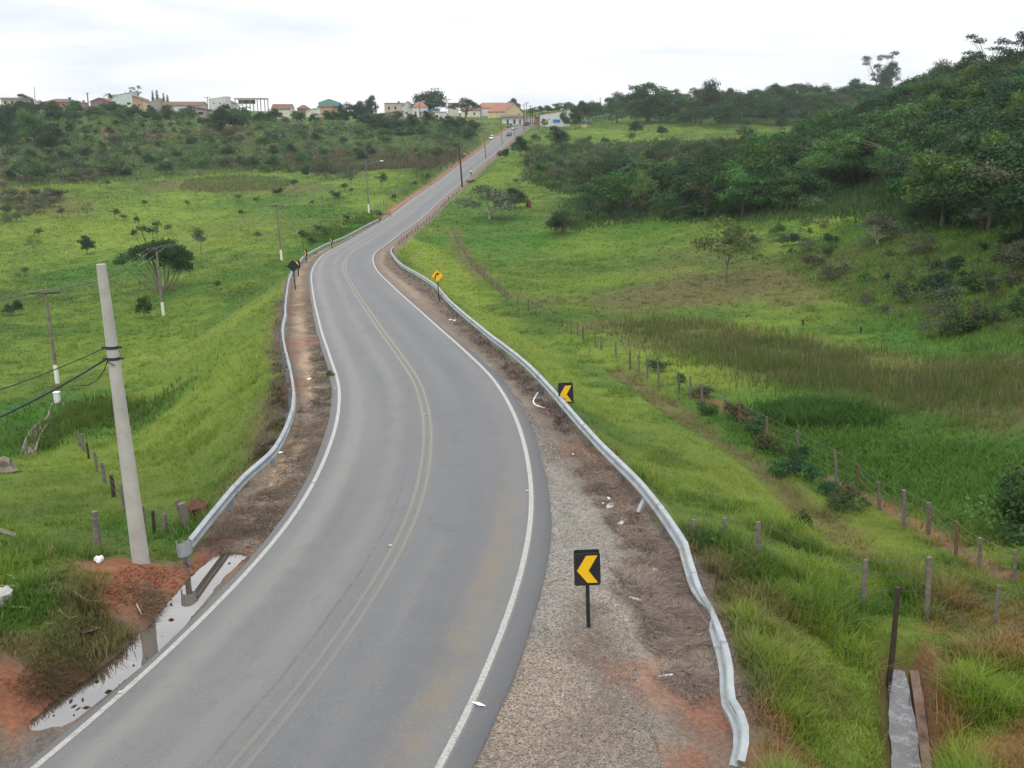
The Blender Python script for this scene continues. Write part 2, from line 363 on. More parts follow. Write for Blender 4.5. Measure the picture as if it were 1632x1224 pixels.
# ------------------------------------------------------------------ the land
puddle_line = Gs([(88, 1136), (150, 1088), (212, 1040), (252, 1005), (292, 955), (332, 910), (364, 884)])
puddle_w = np.array([.3, .55, .6, .55, .55, .45, .25])
DEP.append((puddle_line, .64, .24))
for pp in ([(142, 957), (170, 960)], [(126, 990), (143, 988)]): DEP.append((Gs(pp), .42, .2))
ditch = Gs([(985, 585), (1075, 650), (1150, 700), (1250, 775), (1330, 842), (1400, 885)]); DEP.append((ditch, 1.3, .35))
chan = Gs([(1432, 1036), (1440, 1100), (1448, 1180), (1456, 1260)]); DEP.append((chan, .8, .75))
DEP.append((Gs([(60, 660), (35, 720)]), 2.2, .7))
STROKES = {   # kind: [(pixels, half width m, strength)]
 'red': [([(190, 905), (235, 903), (300, 915), (330, 905)], 1.0, 1), ([(300, 930), (240, 975), (190, 960)], .7, .9), ([(-20, 1160), (40, 1140), (70, 1120)], 1.0, 1), ([(140, 1095), (60, 1110), (0, 1130)], .5, .5),
         ([(1110, 630), (1180, 660), (1235, 698)], .45, .75), ([(1325, 762), (1400, 800), (1480, 848), (1560, 900), (1600, 920)], .45, .9), ([(1205, 1150), (1230, 1215)], .6, .9), ([(1560, 1040), (1632, 1010)], .9, .7), ([(1640, 1180), (1600, 1224), (1700, 1224)], .6, .8), ([(1530, 960), (1500, 1000)], .5, .5), ([(1190, 1150), (1260, 1200), (1280, 1224)], .4, .7), ([(1540, 960), (1620, 980)], .9, .35),
         ([(1110, 1110), (1150, 1190), (1110, 1215)], .6, .65), ([(1000, 1070), (1080, 1120)], .7, .5), ([(935, 722), (955, 728)], 1.0, .8), ([(800, 470), (790, 462)], .3, 0),
         ([(160, 208), (255, 218)], 7, .95), ([(345, 206), (378, 214)], 8, .95), ([(-20, 288), (75, 276)], 4, .9), ([(230, 238), (255, 246)], 7, .45), ([(0, 225), (55, 232)], 9, .35),
         ([(355, 860), (320, 885)], .4, .6), ([(1480, 1040), (1490, 1110), (1500, 1180)], .4, .9)],
 'brown': [([(985, 585), (1075, 650), (1150, 700), (1250, 775), (1330, 842), (1400, 885)], 1.0, .8), ([(280, 297), (470, 300)], 9, .75), ([(1050, 470), (1200, 460), (1300, 430)], 12, .75), ([(1130, 400), (1250, 460)], 9, .4),
           ([(1000, 515), (1150, 545), (1300, 580), (1500, 610), (1640, 630)], 5.5, .7), ([(450, 620), (440, 690), (405, 750)], 1.2, .7), ([(450, 480), (447, 560)], 1.0, .5),
           ([(40, 1080), (140, 1040), (230, 960), (160, 955)], 1.0, .8), ([(722, 365), (740, 410), (770, 440)], 1.5, .6), ([(1110, 890), (1150, 950), (1230, 985)], .7, .7), ([(1130, 900), (1200, 960)], .5, .5),
           ([(1080, 960), (1120, 1060), (1140, 1110)], .9, .8), ([(0, 305), (90, 330)], 9, .6), ([(440, 240), (560, 245), (690, 238)], 14, .55), ([(250, 240), (420, 215)], 16, .35), ([(0, 250), (150, 262)], 14, .4),
           ([(1240, 1000), (1300, 1100)], .8, .35), ([(1500, 930), (1632, 1000)], 1.2, .4)],
 'lush': [([(1250, 660), (1380, 665)], 3.0, .9), ([(1180, 690), (1400, 730), (1632, 760)], 5.5, .75), ([(1300, 640), (1632, 680)], 5, .6), ([(60, 640), (150, 670), (240, 660)], 5, .7), ([(0, 690), (60, 700)], 4, .8), ([(590, 350), (540, 372), (480, 400)], 3, .8), ([(740, 330), (800, 380)], 12, .5),
          ([(1250, 420), (1360, 370), (1632, 400)], 8, .5), ([(1400, 520), (1632, 560)], 4, .8), ([(270, 470), (370, 440), (450, 425)], 4, .5), ([(860, 240), (980, 280)], 20, .3), ([(230, 840), (290, 860)], 1.2, .7), ([(0, 1050), (90, 960)], 1.6, .5)],
 'yellow': [([(640, 380), (700, 430), (840, 560), (950, 650)], 3.5, .65), ([(1000, 640), (1200, 760), (1320, 860)], 2.5, .5), ([(960, 560), (1150, 610), (1250, 640)], 2.5, .6), ([(1240, 400), (1330, 350)], 3, .8), ([(1200, 1000), (1300, 1100)], 1.6, .5), ([(300, 560), (380, 600), (250, 650)], 10, .35), ([(100, 340), (300, 380)], 30, .4)]}
SW = {k: [(Gs(p), w, s) for p, w, s in v] for k, v in STROKES.items()}
def mask(kind, x, y, jit=None):
    m = np.zeros_like(x)
    for P, w, s in SW[kind]:
        b = (x > P[:, 0].min()-w*2.2)&(x < P[:, 0].max()+w*2.2)&(y > P[:, 1].min()-w*2.2)&(y < P[:, 1].max()+w*2.2)
        if b.any():
            q = seg_dist(x[b], y[b], P); j = (fbm(x[b]/w/.9, y[b]/w/.9, 21)-.47)*1.5*w+(fbm(x[b]*3, y[b]*3, 4, 3)-.44)*.5*min(w, 1.5)
            m[b] = np.maximum(m[b], s*(1-sstep(w*.55, w*1.35, q+j)))
    return m
def C3(*c): return np.array(c)
GRASS_A, GRASS_B, LUSH, YEL = C3(.108, .165, .022), C3(.066, .115, .020), C3(.036, .105, .013), C3(.165, .21, .030)
BROWN, REDC, TAN, GRAV, DARKD, SCRUB = C3(.12, .088, .045), C3(.235, .098, .058), C3(.33, .245, .17), C3(.225, .215, .19), C3(.15, .12, .095), C3(.075, .095, .035)
def lerp(a, b, t): return a*(1-t[..., None])+b*t[..., None]
def land_colour(x, y, d=None, s=None):
    """ground albedo + how bare the ground is (0 grass, 1 bare)"""
    if d is None: s, d, _ = road_coord(x, y)
    r = np.hypot(x, y)
    n1, n2, n3 = fbm(x/14, y/14, 31), fbm(x/3.1, y/3.1, 32), fbm(x/.55, y/.55, 33, 3)
    c = lerp(np.broadcast_to(GRASS_B, x.shape+(3,)), GRASS_A, sstep(.32, .60, .7*n1+.3*n2)); c = c*(.62+.6*fbm(x/26, y/34, 44))[..., None]*(.8+.4*fbm(x/6, y/9, 45))[..., None]
    c = lerp(c, YEL, .3*sstep(.5, .75, n2)); c = lerp(c, LUSH, .6*sstep(.52, .7, fbm(x/22, y/22, 40)))
    right_wood = sstep(40, 90, x)*sstep(105, 150, y)*(1-sstep(330, 360, y))
    hill = sstep(285, 325, y)*(x < -8)+right_wood*.8
    c = lerp(c, SCRUB*1.25, .75*hill*sstep(.3, .55, n2*.5+n1*.5))
    c = lerp(c, YEL, mask('yellow', x, y)); c = lerp(c, LUSH, mask('lush', x, y))
    nr = (1-sstep(34, 48, r))*sstep(2, 5, x); c = lerp(c, YEL*np.array([1.0, 1.02, 1.0]), .6*nr*sstep(.33, .6, fbm(x/1.6, y/1.6, 91)))
    mb = mask('brown', x, y); c = lerp(c, BROWN, mb*.85)
    bare = mb*.35
    mr = mask('red', x, y)
    ad = np.abs(d); lim = np.where(d < 0, lim_left(s), lim_right(s))
    edge = (fbm(x/1.3, y/1.3, 50)-.47)*1.6
    plat = 1-sstep(-.35, .25, ad-lim+edge*.8)
    left = d < 0
    # left verge: dark litter by the asphalt, worn tan footpath, red brown towards the rail
    dw = ad+edge*.5
    cl = lerp(np.broadcast_to(DARKD, c.shape), TAN*.95, np.exp(-((dw-4.75)/.36)**2)*sstep(14, 20, s)*(1-.75*sstep(.4, .62, n2)))
    cl = lerp(cl, lerp(np.broadcast_to(BROWN, c.shape), REDC*.8, sstep(.4, .6, n1)), .4*sstep(.42, .6, fbm(x/2, y/2, 61)))
    cl = lerp(cl, REDC*.75+TAN*.2, .75*sstep(175, 195, s)*sstep(4.3, 4.9, dw))
    near = 1-sstep(9, 13, s); cl = lerp(cl, GRAV*.55, near*.8*(1-sstep(4.2, 4.5, dw)))
    # right verge: grey gravel, brown straw near the rail
    cr_ = lerp(np.broadcast_to(GRAV, c.shape), TAN*.95, .55*(1-sstep(6, 17, s))*sstep(.36, .56, n2))
    cr_ = lerp(cr_, DARKD, .45*sstep(.5, .68, fbm(x/1.7, y/3.5, 97))); cr_ = lerp(cr_, TAN*.72+GRAV*.2, .8*sstep(44, 56, s)); cr_ = lerp(cr_, DARKD, .75*sstep(44, 56, s)*(1-sstep(4.1, 4.7, dw)))
    straw = sstep(-2.6, -1.1, dw-lim)*(1-.45*(1-sstep(4.5, 7.5, s)))
    cr_ = lerp(cr_, DARKD*.9, straw*.9)
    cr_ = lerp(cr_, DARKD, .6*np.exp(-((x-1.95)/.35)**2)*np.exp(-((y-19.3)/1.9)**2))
    cp = np.where(left[..., None], cl, cr_)
    cp = cp*(.8+.4*n3)[..., None]*(.85+.3*fbm(x*9, y*9, 70, 2))[..., None]
    c = lerp(c, cp, plat)
    c = lerp(c, lerp(REDC*(.7+.55*n3)[..., None], np.broadcast_to(DARKD, c.shape)*.9, .75*sstep(.48, .66, fbm(x/.8, y/.8, 95))), mr*.92)
    bare = np.maximum(np.maximum(bare, plat), mr*np.where(x > 4, .62, 1))
    for P, hw in ((puddle_line, .62), (chan, .7)):
        q = seg_dist(x, y, P); w = 1-sstep(hw*.45, hw, q+edge*.15); c = lerp(c, C3(.12, .07, .045), w*.75); bare = np.maximum(bare, 1-sstep(hw*.8, hw*1.1, q))
    grav = plat*np.where(left, .5, 1)*(1-mr*.6)
    return c, np.clip(bare, 0, 1), grav
az = np.concatenate([np.linspace(-math.pi, -.66, 40)[:-1], np.linspace(-.64, .64, 760), np.linspace(.66, math.pi, 40)[1:]])
rr = np.concatenate([[.5, 3, 5, 7, 8.3], 9.5*np.exp(np.linspace(0, math.log(640/9.5), 740)), [700, 820, 1000, 1250, 1500]])
gx, gy, gz = make_grid(az, rr)
gsh = gx.shape; S_, D_, Z_ = road_coord(gx.ravel(), gy.ravel())
gc, gb, gg = land_colour(gx.ravel(), gy.ravel(), D_, S_)
th_ = (.42*(1-gb)*(1-sstep(26, 60, np.hypot(gx.ravel(), gy.ravel()))))[:, None]; gc = gc*(1-th_)+C3(.075, .085, .03)*th_     # thatch between the near tufts
# carve a little under the asphalt so that the sheets never touch
zz = gz.ravel(); under = np.abs(D_) < 3.75; zz[under] = np.minimum(zz[under], Z_[under]-.07)
ii = np.arange(gsh[0]*gsh[1]).reshape(gsh)
quads = np.stack([ii[:-1, :-1], ii[1:, :-1], ii[1:, 1:], ii[:-1, 1:]], -1).reshape(-1, 4)[:, ::-1]
m, t, b = material('earth_and_turf')
a = N(t, 'ShaderNodeAttribute', attribute_name='col').outputs['Color']; ga = N(t, 'ShaderNodeAttribute', attribute_name='gravel').outputs['Fac']
n_f = noise(t, 9, 6, .7); n_g = noise(t, 46, 3, .6)
c_ = mixc(t, 1.0, a, ramp(t, n_f, .25, .75, (.62, .62, .62), (1.45, 1.45, 1.45)), 'MULTIPLY')
vo = N(t, 'ShaderNodeTexVoronoi', {'Scale': 55.0}); t.links.new(coords(t), vo.inputs['Vector'])
st = mixc(t, 1.0, c_, mixc(t, .75, (1, 1, 1), ramp(t, N(t, 'ShaderNodeSeparateColor', {0: vo.outputs['Color']}).outputs[0], .1, .95, (.66, .64, .62), (1.5, 1.46, 1.42))), 'MULTIPLY')
t.links.new(mixc(t, ga, c_, st), b.inputs['Base Color']); b.inputs['Roughness'].default_value = .95; b.inputs['Specular IOR Level'].default_value = .1
bump(t, b, math_(t, 'ADD', n_f, math_(t, 'MULTIPLY', n_g, .5)), .7, .06)
link('ground', np_mesh('ground', np.stack([gx.ravel(), gy.ravel(), zz], 1), quads, m, True, {'col': gc, 'gravel': gg}), kind='structure', label='rolling green pasture, marshy hollow and red earth verges around the road')

# ------------------------------------------------------------------ road
def strip(name, d0, d1, s0, s1, h, mat, parent=None, n=1, step=.5, skirt=0, wob=0, **k):
    """band that follows the road between lateral offsets d0..d1; d0/d1 may be functions of station"""
    ss = np.arange(s0, s1, step); f = lambda q: q(ss) if callable(q) else np.full(len(ss), float(q))
    x = np.interp(ss, RS, RP[:, 0]); y = np.interp(ss, RS, RP[:, 1]); z = np.interp(ss, RS, RP[:, 2]); nx = np.interp(ss, RS, RN[:, 0]); ny = np.interp(ss, RS, RN[:, 1])
    a, b_ = f(d0), f(d1)
    if wob: a = a+(fbm(ss/2.2, ss*0+3, 5)-.5)*wob; b_ = b_+(fbm(ss/2.2, ss*0+9, 8)-.5)*wob
    T = np.linspace(0, 1, n+1); lat = a[:, None]*(1-T)+b_[:, None]*T; zz_ = np.repeat((z+h)[:, None], n+1, 1)
    if skirt:
        lat = np.c_[lat[:, :1]-.03, lat, lat[:, -1:]+.03]; zz_ = np.c_[zz_[:, :1]-skirt, zz_, zz_[:, -1:]-skirt]
    m_ = lat.shape[1]; V = np.stack([x[:, None]+nx[:, None]*lat, y[:, None]+ny[:, None]*lat, zz_], -1).reshape(-1, 3)
    i = np.arange(len(ss)*m_).reshape(len(ss), m_); Q = np.stack([i[:-1, :-1], i[:-1, 1:], i[1:, 1:], i[1:, :-1]], -1).reshape(-1, 4)
    return link(name, np_mesh(name, V, Q, mat, False, {'lat': lat.ravel(), 'sta': np.repeat(ss, m_)}), parent, **k)
m, t, b = material('asphalt')
lat = N(t, 'ShaderNodeAttribute', attribute_name='lat').outputs['Fac']; sta = N(t, 'ShaderNodeAttribute', attribute_name='sta').outputs['Fac']
cv = N(t, 'ShaderNodeCombineXYZ', {0: lat, 1: math_(t, 'MULTIPLY', sta, .06)}).outputs[0]
nl = noise(t, 1.1, 4, .5, cv); nf = noise(t, 60, 3, .7); nm = noise(t, 1.2, 6, .65)
base = ramp(t, nl, .3, .7, (.098, .101, .105), (.137, .136, .132))
base = mixc(t, math_(t, 'MULTIPLY', ramp(t, nm, .35, .75), .7), base, (.137, .133, .126)); 
base = mixc(t, 1.0, base, ramp(t, nf, .25, .75, (.6, .6, .6), (1.45, 1.45, 1.45)), 'MULTIPLY')
def band(x, c, w):   # soft bump around c
    e = math_(t, 'DIVIDE', math_(t, 'SUBTRACT', x, c), w); e = math_(t, 'MULTIPLY', e, e); return math_(t, 'DIVIDE', 1.0, math_(t, 'ADD', 1.0, math_(t, 'MULTIPLY', e, e)))
wig = math_(t, 'MULTIPLY', math_(t, 'SUBTRACT', noise(t, .9, 5, .6), .5), .45)
lw = math_(t, 'ADD', lat, wig)
for c0, w0, col0, k0 in ((-2.75, .30, (.205, .195, .175), .5), (-1.15, .25, (.19, .183, .168), .35), (1.9, .5, (.085, .09, .098), .4), (.6, .35, (.10, .105, .11), .3)):
    base = mixc(t, math_(t, 'MULTIPLY', band(lw, c0, w0), k0), base, col0)
stain = math_(t, 'MULTIPLY', math_(t, 'MULTIPLY', band(lw, 2.75, .32), band(sta, 11.0, 8.5)), ramp(t, nm, .25, .6))
base = mixc(t, math_(t, 'MULTIPLY', stain, .4), base, (.19, .135, .07))
vor = N(t, 'ShaderNodeTexVoronoi', {'Scale': .33}, feature='DISTANCE_TO_EDGE'); vv_ = N(t, 'ShaderNodeVectorMath', operation='ADD'); t.links.new(coords(t), vv_.inputs[0]); t.links.new(noise(t, .8, 5, .7, out='Color'), vv_.inputs[1]); t.links.new(vv_.outputs[0], vor.inputs['Vector'])
cr2 = math_(t, 'MULTIPLY', ramp(t, vor.outputs['Distance'], 0.0, .008, (1, 1, 1), (0, 0, 0)), ramp(t, noise(t, .25, 3, .5), .5, .62))
base = mixc(t, math_(t, 'MULTIPLY', cr2, .35), base, (.06, .06, .062))
base = mixc(t, math_(t, 'MULTIPLY', ramp(t, noise(t, 22, 2, .5), .6, .72), .35), base, (.24, .235, .22))
crack = math_(t, 'MULTIPLY', math_(t, 'MULTIPLY', band(math_(t, 'ADD', lat, math_(t, 'MULTIPLY', wig, .35)), -.62, .035), band(sta, 11.0, 8.5)), ramp(t, noise(t, 2.0, 3), .35, .6))
base = mixc(t, math_(t, 'MULTIPLY', crack, .42), base, (.05, .05, .052))
edge_ = math_(t, 'MULTIPLY', ramp(t, math_(t, 'ADD', lat, math_(t, 'MULTIPLY', wig, .3)), 3.72, 3.95) if False else math_(t, 'GREATER_THAN', lat, 3.62), ramp(t, math_(t, 'ABSOLUTE', lat), 0, 1))
base = mixc(t, math_(t, 'MULTIPLY', edge_, .5), base, (.08, .08, .084))
base = mixc(t, math_(t, 'MULTIPLY', ramp(t, noise(t, .35, 6, .72), .56, .7), .3), base, (.085, .087, .092))
t.links.new(base, b.inputs['Base Color']); b.inputs['Roughness'].default_value = .72; b.inputs['Specular IOR Level'].default_value = .4
bump(t, b, nf, .35, .01)
ASPH = m
def right_edge(s): return np.interp(s, [-40, 4, 8, 14, 22, 34, 60, 140, 190, 999], [4.05, 4.05, 4.1, 4.12, 4.0, 3.85, 3.72, 3.72, 3.7, 3.7])
def left_edge(s): return -np.interp(s, [-40, 10, 25, 60, 999], [3.68, 3.7, 3.82, 3.75, 3.7])
road = strip('road', left_edge, right_edge, -46, 600, 0, ASPH, n=16, skirt=.09, wob=.09, kind='structure', label='grey two-lane asphalt road curving down through the dip and up the far hill')
def paint(name, c, wear, fade0, fade1, k0, k1):
    m, t, b = material(name)
    sta = N(t, 'ShaderNodeAttribute', attribute_name='sta').outputs['Fac']
    w = ramp(t, noise(t, 14, 6, .75), wear, wear+.16)
    f = N(t, 'ShaderNodeMapRange', {'Value': sta, 'From Min': fade0, 'From Max': fade1, 'To Min': k0, 'To Max': k1}).outputs[0]
    fac = math_(t, 'MULTIPLY', f, math_(t, 'SUBTRACT', 1.0, math_(t, 'MULTIPLY', w, .6)), True)
    cc = mixc(t, fac, (.122, .121, .118), mixc(t, noise(t, 3, 4), c, tuple(v*.82 for v in c)))
    t.links.new(cc, b.inputs['Base Color']); b.inputs['Roughness'].default_value = .7
    return m
WHITE, YELP = paint('white_line_paint', (.42, .41, .365), .46, 0, 30, .8, 1), paint('yellow_line_paint', (.30, .25, .145), .42, 8, 45, .22, .85)
strip('edge_line', -3.565, -3.435, -46, 430, .004, WHITE, road); strip('edge_line', 3.43, 3.57, -46, 430, .004, WHITE, road)
for c0 in (-.14, .14): strip('centre_line', c0-.055, c0+.055, -46, 460, .004, YELP, road)

# reflective studs on the lines
STUD = simple('stud_plastic', (.40, .39, .35), .6, .2, 20)
for i, (px, py, lab) in enumerate([(499, 768, 'white stud on the left edge line where it bends below the footpath'), (192, 1103, 'white stud on the left edge line beside the puddle'), (622, 869, 'pale stud between the worn yellow centre lines, nearest the camera'), (676, 660, 'pale stud between the yellow centre lines at the middle of the bend'), (840, 782, 'pale stud on the right edge line beside the gravel'), (752, 574, 'small stud on the right edge line further up the bend'), (534, 619, 'white stud on the left edge line near a tuft of weeds')]):
    p = on_deck(px, py, .02); mb = MB(); mb.box((0, 0, 0), (.10, .08, .03), taper=.7); mb.box((0, -.03, .006), (.08, .03, .02))
    mb.build('road_stud', STUD, loc=(p[0], p[1], p[2]), label=lab, cat='road stud', group='reflective studs on the road lines')

# ------------------------------------------------------------------ guardrails
PROF = [(u*1.15, v*1.12) for u, v in [(0, 0), (.012, .012), (.078, .06), (.078, .10), (.005, .14), (.005, .17), (.078, .21), (.078, .25), (.012, .298), (0, .31)]]
PROF = PROF+[(u-.008, v) for u, v in PROF[::-1]]
def resample(P, step):
    P = catmull(np.asarray(P), 12); l = np.concatenate([[0], np.cumsum(np.linalg.norm(np.diff(P, axis=0), axis=1))])
    q = np.arange(0, l[-1], step); return np.stack([np.interp(q, l, P[:, i]) for i in range(3)], 1)
def guardrail(P, side, label, lean, post_from=0, gap=()):
    base = P[0]; root = empty('guardrail', tuple(base), label=label, cat='guardrail')
    R_ = resample(P, .5); T_ = np.gradient(R_[:, :2], axis=0); T_ /= np.linalg.norm(T_, axis=1)[:, None]
    NR = np.stack([-T_[:, 1], T_[:, 0]], 1)*side       # towards the road
    fr = []
    for i, p in enumerate(R_):
        ln = lean(i*.5); nv = Vector((NR[i, 0], NR[i, 1], 0)); up = (Vector((0, 0, 1))-nv*ln).normalized(); uu = (nv+Vector((0, 0, 1))*ln).normalized()
        fr.append((Vector(p)-Vector(base)-up*.347, uu, up))
    k = 0; seg = 0
    while k < len(fr)-1:
        e = min(k+8, len(fr)-1); f2 = []
        off = .016*(seg % 2)
        for j in range(k, e+1):
            o, u, v = fr[j]; f2.append((o+u*off+Vector((T_[j, 0], T_[j, 1], 0))*(.05 if j == e and e < len(fr)-1 else 0), u, v))
        mb = MB(); mb.sweep(PROF, f2, True)
        for j in (k, ):
            o, u, v = fr[j]
            for vv in (.08, .23): mb.tube([o+v*vv+u*.06+Vector((T_[j, 0], T_[j, 1], 0))*.03, o+v*vv+u*.1+Vector((T_[j, 0], T_[j, 1], 0))*.03], .018, 6)
        mb.build('beam', M['steel'], root)
        if 0 < seg < 16:
            jm = MB(); o, u, v = fr[k]; tv = Vector((T_[k, 0], T_[k, 1], 0)); jm.sweep([(a_*1.0+(.008 if a_ > 0 else -.008), b_) for a_, b_ in PROF[:10]]+[(a_*1.0-.012, b_) for a_, b_ in PROF[:10][::-1]], [(o+u*.016+tv*.035, u, v), (o+u*.016+tv*.065, u, v)], True); jm.build('joint', M['rail_back'], root)
        j = k
        if k*.5 >= post_from and not any(a0 <= k*.5 <= a1 for a0, a1 in gap):
            o, u, v = fr[j]; q = o+v*.31-u*.11; zg = h1(q[0]+base[0], q[1]+base[1])-base[2]-.3
            pm = MB(); c = Vector((q[0], q[1], (q[2]-.02+zg)/2)); rz = math.atan2(u[1], u[0])
            pm.box((c.x, c.y, c.z), (.13, .012, q[2]-.02-zg), rz); 
            for sg in (-.062, .062): pm.box((c.x+u[0]*sg, c.y+u[1]*sg, c.z), (.012, .075, q[2]-.02-zg), rz)
            pm.box((q[0]+u[0]*.075, q[1]+u[1]*.075, q[2]-.16), (.07, .1, .24), rz)
            pm.build('post', M['rail_back'] if side > 0 or True else M['steel'], root)
        k = e; seg += 1
    return root, fr, base
gl, frL, bL = guardrail(railL[::1], -1, 'left steel guardrail winding from beside the concrete pole up to the small black marker', lambda l: .10+.05*math.sin(l*.23))
o, u, v = frL[0]
mb = MB(); t0 = (frL[1][0]-frL[0][0]).normalized(); ring = []
for k in range(9):
    a_ = math.pi*k/8; ring.append((o-t0*(.30*math.sin(a_))-u*(.17*(1-math.cos(a_)))+u*.03, u*1.0, v))
vs = [p for q in ring for p in (q[0]-v*.04, q[0]+v*.33)]; mb.add(vs, [(2*i, 2*i+2, 2*i+3, 2*i+1) for i in range(8)]); vs2 = [p+(p-(o-u*.17)).normalized()*.02 for p in vs]; mb.add(vs2, [(2*i+1, 2*i+3, 2*i+2, 2*i) for i in range(8)])
mb.build('end_wing', M['steel'], gl)
def leanR(l): return .22+.75*math.exp(-(l/13)**2)-1.25*math.exp(-((l-6.3)/1.0)**2)+.05*math.sin(l*.9)
gr, frR, bR = guardrail(railR, 1, 'right steel guardrail, dented and buckled near the camera, following the gravel verge', leanR, 0, gap=((3.5, 7),))
# one bent post kicked out towards the gravel
pb = on_deck(1020, 812, .02); pt = on_deck(1034, 782, .55)
mb = MB(); dv = Vector(pt-pb); mb.tube([Vector(pb)-dv*.15-Vector(bR), Vector(pt)-Vector(bR)], [.09, .08], 4, smooth=False); mb.build('bent_post', M['steel'], gr, label='bent grey post kicked out towards the gravel')

# ------------------------------------------------------------------ uprights measured from the photograph
def tip(base, px, py):
    """point above base, at the same distance, that is seen at the pixel"""
    b_ = (612-py)/F; y = base[1]; z = y*(b_*cP-sP)/(cP+b_*sP); dpt = y*cP-z*sP
    return np.array([(px-816)/F*dpt, y, z+CZ])
def rounded_plate(mb, w, h, r, th, y, cz, n=4):
    pts = []
    for cx, cz_, a0 in ((w/2-r, h/2-r, 0), (-w/2+r, h/2-r, 90), (-w/2+r, -h/2+r, 180), (w/2-r, -h/2+r, 270)):
        for k in range(n+1): a_ = math.radians(a0+90*k/n); pts.append((cx+r*math.cos(a_), cz_+r*math.sin(a_)))
    extr(mb, pts, y, th, cz)
def extr(mb, pts, y, th, cz=0, cx=0):
    n = len(pts); vs = [(cx+p[0], y-th/2, cz+p[1]) for p in pts]+[(cx+p[0], y+th/2, cz+p[1]) for p in pts]
    mb.add(vs, [tuple(range(n))[::-1], tuple(range(n, 2*n))]+[(i, (i+1) % n, n+(i+1) % n, n+i) for i in range(n)])
CH = [(-.235, -.03), (-.02, .335), (.235, .335), (.03, -.03), (.235, -.33), (0, -.33)]
def chevron_sign(px, py, top, label, rz, flip=False, w=.6, h=.8):
    b = G(px, py); tp = tip(b, top[0], top[1]); H = tp[2]-b[2]; lean = math.atan2(tp[0]-b[0], H)
    root = empty('chevron_sign', tuple(b), rz, label=label, cat='road sign', group='black and yellow chevron markers'); root.rotation_euler = (0, lean, rz)
    mb = MB(); mb.box((0, .02, (H-.05)/2-.15), (.085, .085, H+.25)); mb.build('post', M['black'], root)
    mb = MB(); rounded_plate(mb, w, h, .05, .012, -.035, H-h/2-.02); mb.build('plate', M['black'], root)
    mb = MB(); rounded_plate(mb, w*.98, h*.98, .05, .012, .085, H-h/2+.02); mb.build('back_plate', M['black'], root)
    s = w/.6*(-1 if flip else 1); pts = [(x*s, z*h/.8) for x, z in CH]
    if flip: pts = pts[::-1]
    mb = MB(); extr(mb, pts, -.047, .008, H-h/2-.02); mb.build('arrow', M['yellow'], root)
    return root
chevron_sign(938, 1000, (935, 879), 'big chevron sign pointing left, standing alone on the near gravel', 0)
chevron_sign(903, 662, (901, 611), 'chevron sign pointing left in front of the right guardrail', .05)
chevron_sign(475.5, 439, (474, 415.5), 'small chevron sign just behind the black diamond back', -.75, True, .6, .8)
chevron_sign(488, 418, (486, 398), 'small chevron sign second from the black diamond on the left bend', -.85, True, .6, .8)
chevron_sign(529, 396, (527, 378.5), 'small chevron sign farthest up the left guardrail', -.95, True, .6, .8)
def diamond(px, py, top, side, label, front, rz):
    b = G(px, py); tp = tip(b, *top); H = tp[2]-b[2]
    root = empty('diamond_sign', tuple(b), rz, label=label, cat='road sign'); root.rotation_euler = (0, math.atan2(tp[0]-b[0], H), rz)
    mb = MB(); r = side*.7071; mb.box((0, .03, H/2-.2), (.08, .08, H+.2)); mb.build('post', M['black'], root)
    mb = MB(); extr(mb, [(-r, 0), (0, -r), (r, 0), (0, r)], -.02 if front else .03, .014, H-r); mb.build('plate', M['black'], root)
    if front:
        q = r*.965; mb = MB(); extr(mb, [(-q, 0), (0, -q), (q, 0), (0, q)], -.031, .006, H-r); mb.build('face', M['yellow'], root)
        # thin dark border, then the arrow bending to the right
        mb = MB(); a_, c_2 = r*.90, r*.865
        ring = [(-a_, 0), (0, -a_), (a_, 0), (0, a_)]; rin = [(-c_2, 0), (0, -c_2), (c_2, 0), (0, c_2)]
        for i in range(4): j = (i+1) % 4; extr(mb, [ring[i], ring[j], rin[j], rin[i]], -.036, .003, H-r)
        pts = [(-.17, -.26), (-.17, -.12), (-.145, -.02), (-.09, .06), (-.02, .11)]; wd = .045
        Lp, Rp = [], []
        for i, p in enumerate(pts):
            e = Vector(pts[min(i+1, 4)])-Vector(pts[max(i-1, 0)]); e.normalize(); Lp.append((p[0]-e.y*wd, p[1]+e.x*wd)); Rp.append((p[0]+e.y*wd, p[1]-e.x*wd))
        for i in range(4): extr(mb, [Lp[i], Rp[i], Rp[i+1], Lp[i+1]], -.037, .004, H-r)
        extr(mb, [(-.06, .215), (.035, -.02), (.19, .21)], -.037, .004, H-r); mb.build('arrow_symbol', M['black'], root)
    return root
diamond(700, 481, (696, 428.5), .72, 'yellow diamond sign with a black right-bending arrow beside the right guardrail', True, 0.1)
diamond(471, 462, (465.5, 414), .78, 'black back of a diamond sign leaning by the left guardrail', False, -.05)
# small marker at the far end of the left rail
b = G(606, 352); tp = tip(b, 604, 337); H = tp[2]-b[2]; root = empty('marker_post', tuple(b), label='small black marker panel at the far end of the left guardrail', cat='marker')
mb = MB(); mb.box((0, 0, H/2), (.09, .09, H)); mb.build('post', M['black'], root); mb = MB(); rounded_plate(mb, .55, .75, .05, .02, -.06, H-.42); mb.build('panel', M['black'], root)

